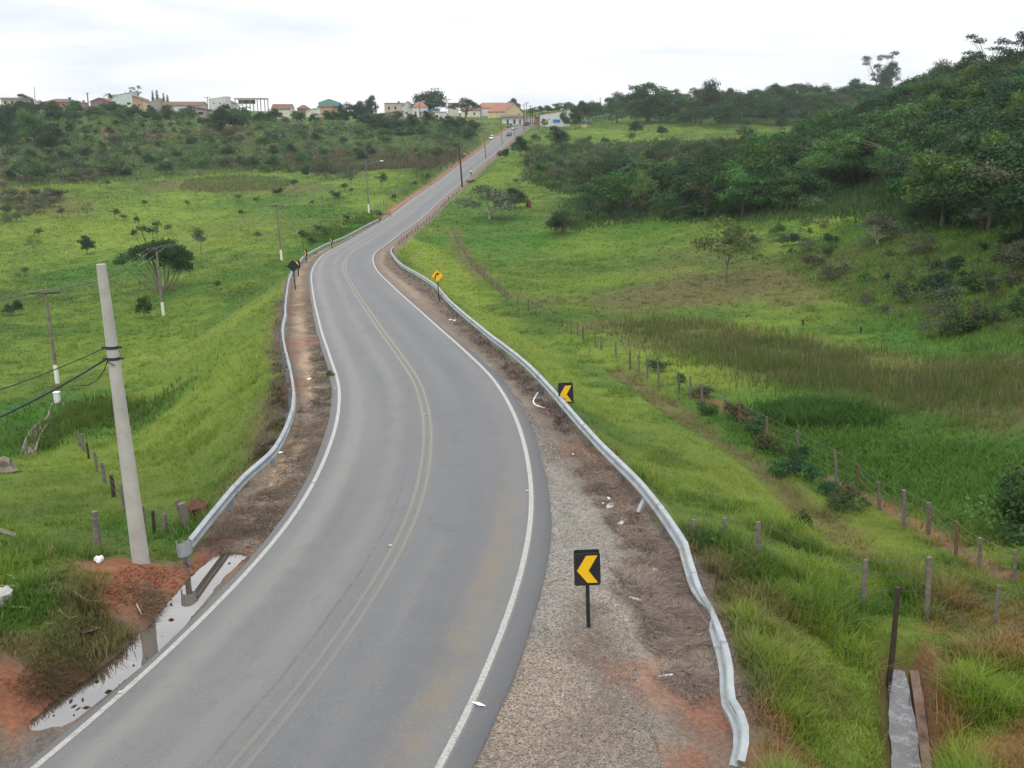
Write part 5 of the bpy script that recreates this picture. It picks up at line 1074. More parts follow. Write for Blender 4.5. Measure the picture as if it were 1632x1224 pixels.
stuff('gravel', [stones([(470, 700), (520, 640), (535, 690), (490, 780), (420, 880), (380, 900)], 6000, 503, [(.24, .2, .16), (.32, .24, .17), (.13, .1, .08)], .01, .035), stones([(190, 905), (320, 900), (330, 930), (240, 980), (160, 950)], 1500, 504, [(.32, .12, .06), (.25, .1, .06)], .01, .05)], M['deadblade'], 'pebbles and red clods on the left verge')

leafmass('hillside_scrub', [([(0, 184), (100, 182), (240, 182), (420, 196), (560, 199), (760, 206), (745, 235), (690, 258), (560, 258), (400, 268), (200, 280), (0, 292)], 400, 601, [(.085, .155, .05), (.11, .20, .05), (.10, .15, .065), (.14, .15, .085), MD, (.09, .16, .06), (.12, .21, .06)], 1.0, 3.4, 110, .0017), ([(0, 250), (200, 262), (170, 290), (0, 300)], 60, 602, [(.09, .08, .055), (.07, .075, .045)], 1.2, 2.4, 110, .0015), ([(400, 262), (480, 258), (660, 262), (600, 272), (420, 276)], 50, 603, [LT, (.06, .12, .03)], 1.0, 2.2, 120, .0016)], 'unbroken scrub filling the left hillside between its bushes')
leafmass('woodland_mass', [(wood, 480, 611, [DK, DK, BL, (.055, .08, .03), MD], 2.6, 5.4, 280, .0016), ([(940, 198), (1140, 205), (1330, 200), (1400, 188), (1300, 172), (1100, 172), (960, 184)], 130, 612, [DK, BL, MD], 5, 8.5, 130, .0016), ([(1400, 176), (1500, 158), (1700, 130), (1700, 185), (1500, 196), (1400, 200)], 90, 613, [DK, BL, MD, OL], 3.5, 6.5, 180, .0018)], 'closed dark canopy between the trees of the right woodland')
leafmass('slope_brush', [([(1200, 362), (1340, 350), (1632, 385), (1720, 400), (1720, 540), (1500, 545), (1330, 470), (1240, 420)], 190, 621, [(.10, .165, .055), (.13, .16, .07), (.085, .14, .045), (.14, .20, .055), (.15, .15, .08)], .5, 1.5, 80, .0016), ([(840, 232), (1050, 225), (1280, 228), (1180, 255), (1040, 280), (900, 310), (850, 280)], 200, 622, [(.10, .155, .05), (.13, .155, .07), (.085, .13, .045)], .9, 2.2, 80, .0015)], 'low tangled brush on the open slopes at the right')

leafmass('edge_thicket', [([(1430, 352), (1500, 362), (1720, 385), (1720, 350), (1500, 340)], 60, 631, [DK, MD, (.08, .13, .04), OL], 1.4, 3.2, 190, .0019), ([(870, 372), (960, 350), (1100, 352), (1300, 340), (1300, 330), (1100, 340), (900, 345)], 70, 632, [DK, MD, (.09, .15, .045), OL], 1.0, 2.6, 150, .0018), ([(600, 196), (765, 203), (760, 222), (690, 226), (600, 210)], 90, 633, [MD, DK, (.09, .15, .05)], 2, 4.5, 120, .0017)], 'thicket closing the lower edge of the woodland and the bank under the hilltop houses')

for px, py, top, w in ((846, 184, 171, 16), (858, 182, 168, 20), (872, 181, 167, 24), (888, 180, 163, 26), (926, 182, 164, 30), (940, 184, 160, 30)):
    plant_px('round', 'tree', px, py, top, w, 'dark tree on the crest behind the white hall', group='trees on the crest behind the hall')

forest([(0, 176), (200, 178), (330, 188), (620, 196), (620, 203), (330, 196), (0, 188)], 34, 15, 5, 151, (3.5, 6.0), ['round'], {'round': 'tree'}, 'dark green tree half hiding the skyline houses', 'tree', 'trees half hiding the skyline houses')

# ------------------------------------------------------------------ hilltop houses
HM = {}
def pm(name, c, var=.12, rough=.9, scale=1.2, dirt=None):
    if name not in HM: HM[name] = simple(name, c, rough, var, scale, 0, .2, 0, dirt=dirt)
    return HM[name]
def tile_mat(name, c):
    if name in HM: return HM[name]
    m, t, b = material(name); w = N(t, 'ShaderNodeTexWave', {'Scale': 2.2, 'Distortion': .6}, bands_direction='X'); t.links.new(coords(t), w.inputs['Vector'])
    n = noise(t, 1.3, 5, .7); cc = ramp(t, n, .3, .72, tuple(x*.6 for x in c), tuple(x*1.25 for x in c))
    cc = mixc(t, 1.0, cc, ramp(t, w.outputs['Fac'], .2, .7, (.72, .72, .72), (1.1, 1.1, 1.1)), 'MULTIPLY'); t.links.new(cc, b.inputs['Base Color']); b.inputs['Roughness'].default_value = .9
    HM[name] = m; return m
DGL = simple('dark_glass_or_shade', (.02, .024, .028), .15, .3, 2, 0, .6)  # window glass, and the painted shade of open porches and doorways
PLW, PLG, PLY, PLO = pm('white_plaster', (.52, .52, .50), dirt=(.42, .40, .36)), pm('pale_green_plaster', (.45, .53, .48), dirt=(.38, .45, .40)), pm('yellow_plaster', (.56, .44, .25), dirt=(.5, .36, .18)), pm('orange_brick_wall', (.38, .245, .175), .25)
PLT, GRY, BRN, TEAL = pm('tan_render', (.45, .36, .27), dirt=(.3, .24, .18)), pm('grey_block_wall', (.28, .255, .22), .2, dirt=(.2, .17, .14)), pm('brown_wall', (.20, .14, .105), .25), pm('teal_wall', (.12, .26, .21), .15)
TR, TB, TG = tile_mat('red_tiles', (.32, .145, .095)), tile_mat('brown_tiles', (.17, .105, .075)), tile_mat('grey_fibre_roof', (.33, .31, .28))
CRM = pm('cream_render', (.58, .54, .44), dirt=(.4, .36, .28)); BLU = pm('blue_panel', (.03, .16, .42), .1)
def house(px0, px1, base, top, label, wall, roof, style='flat', wins=(), depth=7, rz=0, name='house', rh=None, over=.35, dz=0, back=0, doors=(), foot=1.5):
    pc = (px0+px1)/2; b = G(pc, base); 
    if back: b = b+np.array([b[0], b[1], 0])/math.hypot(b[0], b[1])*back; b[2] = h1(b[0], b[1])
    dep = b[1]*cP-(b[2]-CZ)*sP; 
    b[2] = tip(b, pc, base)[2]; H = tip(b, pc, top)[2]-b[2]; w = (px1-px0)*dep/F
    b = b+np.array([0, depth/2*math.cos(rz), 0]); root = empty(name, tuple(b), rz, label=label, cat='house' if name == 'house' else name.replace('_', ' '))
    if rz and style in ('gable_x',): w = w
    rh = rh if rh is not None else {'flat': .25, 'gable_y': H*.32, 'gable_x': H*.32, 'shed': H*.3, 'shed_r': H*.3, 'hip': H*.35}[style]
    wh = H-rh; x, y = w/2, depth/2
    mb = MB(); fo = -foot
    if style in ('gable_y', ):
        vs = [(-x, -y, fo), (x, -y, fo), (x, -y, wh), (0, -y, H), (-x, -y, wh), (-x, y, fo), (x, y, fo), (x, y, wh), (0, y, H), (-x, y, wh)]; mb.add(vs, [(0, 1, 2, 3, 4), (9, 8, 7, 6, 5), (1, 6, 7, 2), (5, 0, 4, 9)])
    elif style == 'gable_x':
        vs = [(-x, -y, fo), (x, -y, fo), (x, y, fo), (-x, y, fo), (-x, -y, wh), (x, -y, wh), (x, y, wh), (-x, y, wh), (-x, 0, H), (x, 0, H)]; mb.add(vs, [(0, 1, 5, 4), (2, 3, 7, 6), (1, 2, 6, 9, 5), (3, 0, 4, 8, 7)])
    elif style in ('shed', 'shed_r'):
        hl, hr = (wh, H) if style == 'shed' else (H, wh); vs = [(-x, -y, fo), (x, -y, fo), (x, y, fo), (-x, y, fo), (-x, -y, hl), (x, -y, hr), (x, y, hr), (-x, y, hl)]; mb.add(vs, [(0, 1, 5, 4), (1, 2, 6, 5), (2, 3, 7, 6), (3, 0, 4, 7)])
    else: mb.box((0, 0, (wh+fo)/2), (w, depth, wh-fo))
    mb.build('wall', wall, root)
    mb = MB(); o = over; th = .14
    def slab(p): 
        n_ = Vector(p[1])-Vector(p[0]); m_ = Vector(p[3])-Vector(p[0]); up = n_.cross(m_).normalized()*th
        if up.z < 0: up = -up
        q = [Vector(v)+Vector((0, 0, .01)) for v in p]+[Vector(v)+up+Vector((0, 0, .01)) for v in p]; mb.add(q, [(3, 2, 1, 0), (4, 5, 6, 7), (0, 1, 5, 4), (1, 2, 6, 5), (2, 3, 7, 6), (3, 0, 4, 7)])
    if style == 'gable_y': k = o*(rh/x); slab([(-x-o, -y-o, wh-k), (0, -y-o, H), (0, y+o, H), (-x-o, y+o, wh-k)]); slab([(0, -y-o, H), (x+o, -y-o, wh-k), (x+o, y+o, wh-k), (0, y+o, H)])
    elif style == 'gable_x': k = o*(rh/y); slab([(-x-o, -y-o, wh-k), (x+o, -y-o, wh-k), (x+o, 0, H), (-x-o, 0, H)]); slab([(-x-o, 0, H), (x+o, 0, H), (x+o, y+o, wh-k), (-x-o, y+o, wh-k)])
    elif style == 'shed': slab([(-x-o, -y-o, wh), (x+o, -y-o, H), (x+o, y+o, H), (-x-o, y+o, wh)])
    elif style == 'shed_r': slab([(-x-o, -y-o, H), (x+o, -y-o, wh), (x+o, y+o, wh), (-x-o, y+o, H)])
    elif style == 'hip':
        rx = max(x-y, x*.25); q = [(-x-o, -y-o, wh), (x+o, -y-o, wh), (x+o, y+o, wh), (-x-o, y+o, wh), (-rx, 0, H), (rx, 0, H)]; mb.add(q, [(0, 1, 5, 4), (1, 2, 5), (2, 3, 4, 5), (3, 0, 4), (3, 2, 1, 0)])
    else: mb.box((0, 0, wh+rh/2+.01), (w+2*o, depth+2*o, rh))
    mb.build('roof', roof, root)
    if name == 'house' and style in ('flat', 'hip', 'shed') and RND.random() < .5:
        mb = MB(); tq = (x*.5, y*.2, (H if style == 'flat' else H*.93)); mb.tube([tq, (tq[0], tq[1], tq[2]+.15), (tq[0], tq[1], tq[2]+.9), (tq[0], tq[1], tq[2]+1.05)], [.55, .62, .75, .3], 12); mb.build('water_tank', BLU if RND.random() < .4 else GRY, root)
    for (u, v, ww, hh) in wins:
        wx = -x+u*w; wz = v*wh; W_, H_ = ww*w, hh*wh; mb = MB(); mb.box((wx, -y+.02, wz), (W_, .08, H_)); wo = mb.build('window_or_shade_panel', DGL, root)  # at open porches and doorways this dark panel paints the shade of the opening
        mb = MB()
        for sx, sz, a_, c_ in ((0, H_/2, W_+.16, .08), (0, -H_/2, W_+.2, .1), (-W_/2, 0, .08, H_-.02), (W_/2, 0, .08, H_-.02)): mb.box((wx+sx, -y-.03, wz+sz), (a_, .09, c_))
        mb.build('frame', PLW, wo)
    for (u, ww, hh) in doors:
        mb = MB(); mb.box((-x+u*w, -y+.01, hh*wh/2), (ww*w, .09, hh*wh)); mb.build('door', BRN, root)
    return root, b, w, H
W3 = ((.2, .55, .12, .4), (.5, .55, .12, .4), (.8, .55, .12, .4))
house(3, 38, 171, 155.5, 'low cream house with flat white roof at the left end of the skyline', CRM, TG, 'flat', W3, 8, over=1.0, rh=.6)
house(68, 117, 173, 157, 'long low house under a brown hipped tile roof on the left skyline', BRN, TB, 'hip', ((.3, .6, .1, .35), (.7, .6, .1, .35)), 9)
house(116, 135, 174, 163, 'low grey shed joined to the hipped brown roof house', GRY, TG, 'flat', (), 5)
house(145, 174, 174, 156, 'brown gabled house left of the pale green one', BRN, TB, 'gable_y', ((.5, .45, .14, .35),), 8)
house(174, 213, 171, 146.5, 'pale green and white house with one long sloping parapet', PLG, PLW, 'shed', ((.25, .3, .12, .3), (.82, .35, .16, .22)), 8, over=.25)
house(212, 229, 174, 152.5, 'orange brick house joined to the right of the pale green house', PLO, TB, 'shed_r', ((.6, .45, .18, .25),), 8)
house(229, 238, 176, 159, 'small tan annexe on the end of the orange brick house', PLT, TB, 'shed_r', (), 6)
house(238, 256, 177, 157, 'tall bare grey block wall building in front of the cypresses', GRY, GRY, 'shed', (), 4, over=.05)
house(257, 322, 181, 162, 'long white house under a shallow brown tile roof', PLW, TB, 'gable_x', ((.15, .5, .06, .35), (.5, .5, .08, .35), (.75, .5, .06, .35)), 9)
house(310, 333, 187, 170, 'small grey house with a dark open porch by the skyline pole', GRY, TB, 'shed_r', ((.45, .55, .35, .4),), 6, over=.6)  # dark panel painted in for the shade inside the open porch
house(334, 361, 183, 154, 'tall white block house with plain walls on the skyline', PLW, PLW, 'shed', ((.3, .75, .08, .12), (.65, .75, .08, .12)), 9, over=.1, rh=1.2)
house(359, 373, 183, 158, 'narrow white wing stepping down right of the tall white block house', PLW, TB, 'shed_r', ((.5, .6, .25, .2),), 8)
house(335, 352, 190, 178, 'low grey retaining block below the tall white block house', GRY, GRY, 'flat', (), 3, over=.02)
# open concrete frame
b = G(400, 190); dep = b[1]*cP; Ht = tip(b, 400, 155.5)[2]-b[2]; wF = 48*dep/F; root = empty('building_frame', tuple(b), label='unfinished open concrete frame with a bare slab on columns', cat='building')
mb = MB()
for i in range(5):
    for j in (0, 6): mb.box((-wF/2+.2+i*(wF-.4)/4, j, Ht/2-.3), (.32, .32, Ht-.3))
mb.build('columns', GRY, root); mb = MB(); mb.box((0, 3, Ht-.45), (wF+.3, 6.8, .5)); mb.box((-wF*.2, 5.5, Ht-1.7), (wF*.55, .18, 1.7)); mb.build('slab', GRY, root)
house(434, 463, 189, 166, 'pale house with brown roof and two dark doorways left of centre skyline', CRM, TB, 'gable_x', ((.25, .45, .13, .35), (.5, .45, .1, .35)), 8)  # dark panels stand in for the shade inside the two doorways
house(474, 491, 184, 167, 'little brown hipped roof peeping between bushes', BRN, TB, 'hip', (), 6)
house(488, 512, 187, 171, 'pale house with a white sloping roof left of the brick porch', CRM, PLW, 'shed', ((.7, .4, .12, .3), (.85, .4, .08, .3)), 7)
house(508, 541, 176, 158, 'teal green house rising behind the brick porch', TEAL, TEAL, 'gable_y', ((.75, .5, .18, .3),), 8, back=14, over=.1)
house(511, 529, 190, 169, 'brick porch house with an opening painted dark for shade and white things inside', PLO, TR, 'flat', ((.55, .45, .5, .6),), 7, over=.2, rh=.5)  # flat dark panel gives the porch opening its painted shade, no depth behind
house(528, 539, 189, 171, 'narrow yellow house between the brick porch and the dark trees', PLY, TB, 'flat', (), 6)
house(602, 641, 193, 177, 'low grey-roofed house with small windows below the white pole', GRY, TG, 'shed', ((.3, .4, .1, .35), (.5, .4, .08, .3)), 8)
house(613, 642, 183, 164, 'tan house with dark windows behind the low grey roof', PLT, TB, 'flat', ((.25, .6, .12, .3), (.6, .6, .12, .3)), 7, back=10)
house(641, 659, 186, 161.5, 'white gabled house with a yellow lower wall on the skyline', PLW, TR, 'gable_y', ((.4, .35, .2, .22),), 9)
house(657, 680, 187, 162, 'red tiled house right of the white gable', PLW, TR, 'hip', ((.25, .4, .12, .4), (.6, .4, .12, .4)), 8)
house(678, 700, 186, 169, 'long grey fibre roof stepping down from the red tiled house', PLW, TG, 'shed_r', ((.4, .5, .3, .3),), 7)
house(676, 692, 192, 178, 'rough brown brick hut in front of the stepped grey roofs', pm('rough_brick', (.26, .16, .12), .3), TG, 'flat', (), 5)
house(690, 711, 192, 177.5, 'low white house with a flat white roof at the end of the stepped roofs', PLW, PLW, 'flat', ((.3, .5, .2, .3),), 6)
house(714, 730, 186, 164, 'cream house half hidden behind the domed tree', CRM, TB, 'flat', (), 7, back=20)
house(735, 765, 187, 170, 'pale house behind the low flat wide tree', CRM, TB, 'gable_x', ((.3, .5, .1, .4), (.7, .5, .1, .4)), 7, back=8)
house(767, 803, 190, 163.5, 'red tiled hall, the farther of two at the hilltop', PLW, TR, 'gable_x', (), 16, back=26, rz=-.35)
house(787, 824, 190, 164, 'red tiled hall with a yellow gable end facing the road', PLY, TR, 'gable_x', (), 14, rz=-.75, back=10, rh=4.2)
house(800, 836, 199, 183, 'row of white shopfronts with a dark awning below the yellow gable', PLW, TG, 'flat', ((.25, .4, .1, .6), (.55, .4, .1, .6), (.8, .4, .08, .6)), 6, over=.9, rh=.9)
house(852, 862, 199, 186, 'dark little building at the crest left of the white hall', BRN, TB, 'flat', (), 5)
rt_, bb_, ww_, hh_ = house(861, 908, 201, 174.5, 'big white hall right of the road crest with a blue panel', PLW, TB, 'shed', ((.15, .6, .04, .1), (.3, .6, .04, .1)), 12, rh=2.2, over=.3)
mb = MB(); mb.box((ww_*.05, -6.06, hh_*.3), (ww_*.24, .12, hh_*.2)); mb.build('blue_panel', BLU, rt_)
house(1029, 1043, 189, 161.5, 'ochre house showing through the far tree line', PLY, TB, 'flat', (), 7, back=6)
house(1048, 1058, 190, 174, 'small white house right of the ochre one among the far trees', PLW, TG, 'flat', (), 5, back=4)
house(927, 936, 203, 196, 'tiny yellow hut at the edge of the far meadow', PLY, TB, 'flat', (), 3)
house(1556, 1592, 128, 108, 'long white roofed building on top of the right hill', PLW, PLW, 'shed', (), 10, back=30)
house(536, 553, 198, 189, 'white concrete steps with a landing below the yellow house', PLW, PLW, 'shed', (), 3, name='outdoor_steps', over=.02)
for k, (px, py, lab) in enumerate(((91, 175, 'white marker post in the scrub below the hipped brown roof'), (59, 172, 'white foot post under the skyline lamp'))):
    b = G(px, py); mb = MB(); mb.tube([(0, 0, -.3), (0, 0, 1.9), (0, 0, 2.1)], [.2, .2, .12], 8); mb.build('marker_post', M['whitewash'], loc=tuple(b), label=lab, cat='post')

# ------------------------------------------------------------------ vehicles on the hill road
TYRE = simple('tyre_rubber', (.02, .02, .02), .85, .2, 8); LAMPR = simple('tail_lamp', (.4, .02, .02), .3, .1, 5); CHR = simple('bright_metal', (.55, .56, .58), .25, .1, 5, .9, .5)
def car(s_, d_, back_, label, paint_c, sedan=False):
    x = np.interp(s_, RS, RP[:, 0])+np.interp(s_, RS, RN[:, 0])*d_; y = np.interp(s_, RS, RP[:, 1])+np.interp(s_, RS, RN[:, 1])*d_; z = np.interp(s_, RS, RP[:, 2])
    if abs(d_) > 3.6: z = h1(x, y)
    tx_, ty_ = np.interp(s_, RS, RT[:, 0]), np.interp(s_, RS, RT[:, 1]); rz = math.atan2(-tx_, ty_)+(0 if back_ else math.pi)
    sl = (np.interp(s_+2, RS, RP[:, 2])-np.interp(s_-2, RS, RP[:, 2]))/4*(1 if back_ else -1)
    root = empty('parked_car' if abs(d_) > 3.6 else 'car', (x, y, z+.01), rz, label=label, cat='car'); root.rotation_euler = (math.atan(sl), 0, rz)
    pt, _, pb_ = material('car_paint'); pb_.inputs['Base Color'].default_value = (*paint_c, 1); pb_.inputs['Roughness'].default_value = .3; pb_.inputs['Coat Weight'].default_value = .6
    low = [(-1.95, .32), (-2.0, .62), (-1.93, .86), (-1.2, .93), (.95, .90), (1.75, .80), (1.97, .58), (1.95, .30)]
    mb = MB(); n_ = len(low)
    def lofted(prof, hw):
        vs = []; hs = [-hw, -hw*.93, hw*.93, hw]; ks = [.94, 1, 1, .94]
        for h_, k_ in zip(hs, ks): vs += [(h_, p[0]*k_, .6+(p[1]-.6)*k_) for p in prof]
        m_ = len(prof); f = [(i*m_+j, i*m_+(j+1) % m_, (i+1)*m_+(j+1) % m_, (i+1)*m_+j) for i in range(3) for j in range(m_)]; mb.add(vs, f+[tuple(range(m_))[::-1], tuple(range(3*m_, 4*m_))])
    lofted(low, .84); mb.build('body', pt, root)
    gh = [(-1.75 if sedan is False else -1.3, .90), (-1.5 if sedan is False else -.85, 1.36), (-.2, 1.43), (.35, 1.38), (1.0, .89)]
    mb = MB(); vs = []
    for h_, k_ in ((-.76, 0), (-.66, 1), (.66, 1), (.76, 0)):
        vs += [(h_ if p[1] < 1 else h_*(.86 if k_ == 0 else .9), p[0], p[1]-.01*k_) for p in gh]
    m_ = 5; mb.add(vs, [(i*m_+j, i*m_+j+1, (i+1)*m_+j+1, (i+1)*m_+j) for i in range(3) for j in range(4)]+[(0, 1, 2, 3, 4), (19, 18, 17, 16, 15)]); mb.build('windows', DGL, root)
    mb = MB(); mb.box((0, -.55+(.1 if sedan else -.1), 1.425), (1.18, 1.25, .04)); mb.build('roof', pt, root)
    for sx in (-.78, .78):
        for sy in (-1.25, 1.22):
            mb = MB(); mb.tube([(sx-.1, sy, .3), (sx+.1, sy, .3)], .3, 14); w_ = mb.build('wheel', TYRE, root); mb = MB(); mb.tube([(sx-.105, sy, .3), (sx+.105, sy, .3)], .17, 10); mb.build('rim', CHR, w_)
    for sx in (-.62, .62): mb = MB(); mb.box((sx, 1.9, .66), (.34, .12, .16)); mb.build('headlight', CHR, root); mb = MB(); mb.box((sx, -1.95, .74), (.28, .08, .2)); mb.build('tail_light', LAMPR, root)
def s_at(px, py, side=0):
    p = G(px, py); q = road_coord(p[0], p[1]); return float(q[0][0]), float(q[1][0])
for px, py, fwd, lab, c_, sed, dd in ((789, 221.5, False, 'white hatchback pulled onto the left verge below the bushes', (.7, .7, .7), False, -4.6), (814, 216.5, False, 'dark grey car coming down the hill road', (.035, .038, .045), False, 1.0), (828, 206, True, 'white car climbing near the top of the hill road', (.68, .68, .68), True, -1.2), (842, 199.5, True, 'dark car at the crest of the hill road', (.05, .03, .03), False, 1.6), (822, 202.5, False, 'dark van on the left verge near the hilltop shops', (.04, .05, .06), False, -5.0)):
    s_, d_ = s_at(px, py); car(s_, dd, fwd, lab, c_, sed)
# motorcycle and rider
s_, d_ = s_at(750.5, 279); x = np.interp(s_, RS, RP[:, 0])+np.interp(s_, RS, RN[:, 0])*d_; y = np.interp(s_, RS, RP[:, 1])+np.interp(s_, RS, RN[:, 1])*d_; print('MOTO', s_, d_); z = np.interp(s_, RS, RP[:, 2])+.01
rz = math.atan2(-np.interp(s_, RS, RT[:, 0]), np.interp(s_, RS, RT[:, 1])); root = empty('motorcycle', (x, y, z), rz, label='small dark motorcycle riding away up the right lane', cat='motorcycle')
for sy in (-.62, .66):
    mb = MB(); pts = [(0, sy+.3*math.cos(a*math.pi/8), .3+.3*math.sin(a*math.pi/8)) for a in range(17)]; mb.tube(pts, .05, 6, cap=False); wl = mb.build('wheel', TYRE, root)
    mb = MB()
    for a in range(6): mb.tube([(0, sy, .3), (0, sy+.27*math.cos(a*1.047), .3+.27*math.sin(a*1.047))], .012, 4)
    mb.tube([(-.06, sy, .3), (.06, sy, .3)], .05, 8); mb.build('spokes', CHR, wl)
mb = MB(); mb.tube([(0, -.62, .3), (0, -.1, .38), (0, .25, .75), (0, .45, .85), (0, .66, .3)], [.03, .1, .05, .04, .03], 8); mb.box((0, .02, .42), (.22, .4, .3)); mb.build('frame', M['rail_back'], root)
mb = MB(); mb.tube([(0, .0, .80), (0, .2, .86), (0, .38, .84)], [.09, .14, .08], 10); mb.build('fuel_tank', M['black'], root)
mb = MB(); mb.tube([(0, -.7, .80), (0, -.35, .78), (0, .05, .76)], [.06, .12, .1], 8); mb.build('seat', M['black'], root)
mb = MB(); mb.tube([(-.36, .3, 1.02), (-.15, .42, 1.02), (.15, .42, 1.02), (.36, .3, 1.02)], .018, 6); mb.build('handlebar', CHR, root)
mb = MB(); mb.box((0, -.82, .68), (.14, .06, .1)); mb.build('tail_light', LAMPR, root)
def skin_figure(name, verts, edges, rad, mat, parent=None, **k):
    me = bpy.data.meshes.new(name); me.from_pydata(verts, edges, []); o = link(name, me, parent, **k); me.materials.append(mat)
    md = o.modifiers.new('skin', 'SKIN'); o.modifiers.new('sub', 'SUBSURF').levels = 1; o.modifiers['sub'].render_levels = 1
    if not me.skin_vertices: me.skin_vertices.new() if hasattr(me.skin_vertices, 'new') else None
    for i, v in enumerate(me.skin_vertices[0].data): v.radius = (rad[i], rad[i])
    me.skin_vertices[0].data[0].use_root = True; return o
bm_v = [(0, -.2, .92), (0, -.14, 1.12), (0, -.06, 1.34), (0, -.03, 1.46), (0, -.01, 1.56), (0, 0, 1.68), (.19, -.06, 1.38), (.3, .08, 1.18), (.33, .28, 1.06), (-.19, -.06, 1.38), (-.3, .08, 1.18), (-.33, .28, 1.06), (.12, -.12, .88), (.24, .28, .8), (.2, .06, .4), (.2, .2, .36), (-.12, -.12, .88), (-.24, .28, .8), (-.2, .06, .4), (-.2, .2, .36)]
bm_e = [(0, 1), (1, 2), (2, 3), (3, 4), (4, 5), (2, 6), (6, 7), (7, 8), (2, 9), (9, 10), (10, 11), (0, 12), (12, 13), (13, 14), (14, 15), (0, 16), (16, 17), (17, 18), (18, 19)]
import bmesh
def person(loc, rz, label):
    me = bpy.data.meshes.new('person'); bm = bmesh.new(); sl_ = bm.verts.layers.skin.verify()
    rad = [.15, .145, .16, .06, .06, .1, .065, .05, .035, .065, .05, .035, .1, .075, .055, .045, .1, .075, .055, .045]
    vs = [bm.verts.new(v) for v in bm_v]
    for i, v in enumerate(vs): v[sl_].radius = (rad[i], rad[i]); v[sl_].use_root = (i == 0)
    for a, c in bm_e: bm.edges.new((vs[a], vs[c]))
    bm.to_mesh(me); bm.free(); o = link('person', me, None, loc, rz, label=label, cat='person'); me.materials.append(simple('dark_trousers_and_skin', (.04, .042, .055), .9, .2, 5)); o.modifiers.new('skin', 'SKIN'); s2 = o.modifiers.new('sub', 'SUBSURF'); s2.levels = 1; s2.render_levels = 1
    mb = MB(); mb.tube([(0, -.2, .9), (0, -.15, 1.12), (0, -.06, 1.36), (0, -.04, 1.47)], [.185, .185, .205, .1], 12)
    for sg in (-1, 1): mb.tube([(.15*sg, -.06, 1.4), (.22*sg, -.04, 1.34), (.29*sg, .06, 1.2)], [.1, .085, .075], 8)
    mb.build('shirt', simple('pale_shirt', (.62, .63, .66), .8, .1, 4), o)
    mb = MB(); mb.tube([(0, -.02, 1.54), (0, -.02, 1.6), (0, -.01, 1.7), (0, 0, 1.79), (0, 0, 1.83)], [.09, .135, .15, .11, .04], 12); mb.build('helmet', simple('dark_helmet', (.03, .03, .05), .3, .1, 4), o)
person((x, y, z), rz, 'rider in a pale shirt and dark helmet sitting on the motorcycle')

# ------------------------------------------------------------------ small things lying about
def lump(name, px, py, size, mat, label, cat, seed=1, flat=.5, sub=2, loc=None, group=None):
    b = G(px, py) if loc is None else loc; bm = bmesh.new(); bmesh.ops.create_icosphere(bm, subdivisions=sub, radius=1); r = random.Random(seed)
    for v in bm.verts:
        n_ = 1+.35*(math.sin(v.co.x*3.1+seed)*math.cos(v.co.y*4+seed*2))+.2*math.sin(v.co.z*7+seed)+r.uniform(-.12, .12); v.co = Vector((v.co.x*n_*size[0], v.co.y*n_*size[1], v.co.z*n_*size[2]))
    me = bpy.data.meshes.new(name); bm.to_mesh(me); bm.free(); me.materials.append(mat); return link(name, me, None, (b[0], b[1], b[2]+size[2]*flat), r.uniform(0, 3), label=label, cat=cat, group=group)
b = G(158, 896); rb = lump('plastic_bag', 0, 0, (.16, .11, .1), M['plastic'], 'crumpled white plastic bag in the grass left of the near concrete pole', 'bag', 3, .6, 2, loc=b)
lump('rock', 4, 962, (.3, .22, .26), simple('pale_stone', (.42, .41, .37), .9, .2, 4), 'pale boulder in the grass at the left picture edge', 'rock', 5, .5, 2)
for i, (px, py, sx, sy, lab) in enumerate(((972, 806, .22, .1, 'torn white paper sheet on the brush, largest of the litter'), (962, 803, .07, .05, 'white scrap just left of the torn paper sheet'), (970, 795, .1, .04, 'white strip lying above the torn paper sheet'), (990, 834, .15, .09, 'crumpled white wrapper with dark print on the gravel edge'), (1014, 956, .2, .05, 'flattened white plastic in the dead brush right of the near chevron sign'), (1032, 952, .06, .05, 'white crumb beside the flattened plastic'), (763, 1123, .12, .03, 'white scrap on the asphalt edge near the bottom'), (718, 510, .12, .1, 'white scrap on the verge near the yellow diamond sign, left one'), (724, 511, .12, .1, 'white scrap on the verge near the yellow diamond sign, right one'), (493, 604, .14, .1, 'white scrap on the left footpath'), (913, 724, .08, .03, 'white scrap on gravel beyond the second chevron sign'), (1045, 909, .05, .08, 'small upright white cup in the dead brush'), (446, 722, .1, .06, 'white bit of litter under the left guardrail'), (740, 246, .5, .4, 'white rubble heap piece beside the upper left verge'), (1062, 1078, .16, .03, 'thin pale scrap on the red soil by the right guardrail'), (700, 246, .5, .4, 'white bag on the left bank far up the road'))):
    b = G(px, py) if not 690 < px < 770 or py < 400 else on_deck(px, py, .02) if py > 1000 else G(px, py)
    lump('litter', 0, 0, (sx, sy, .025 if py > 300 else .25), M['plastic'], lab, 'litter', i+2, .7, 2, loc=b)
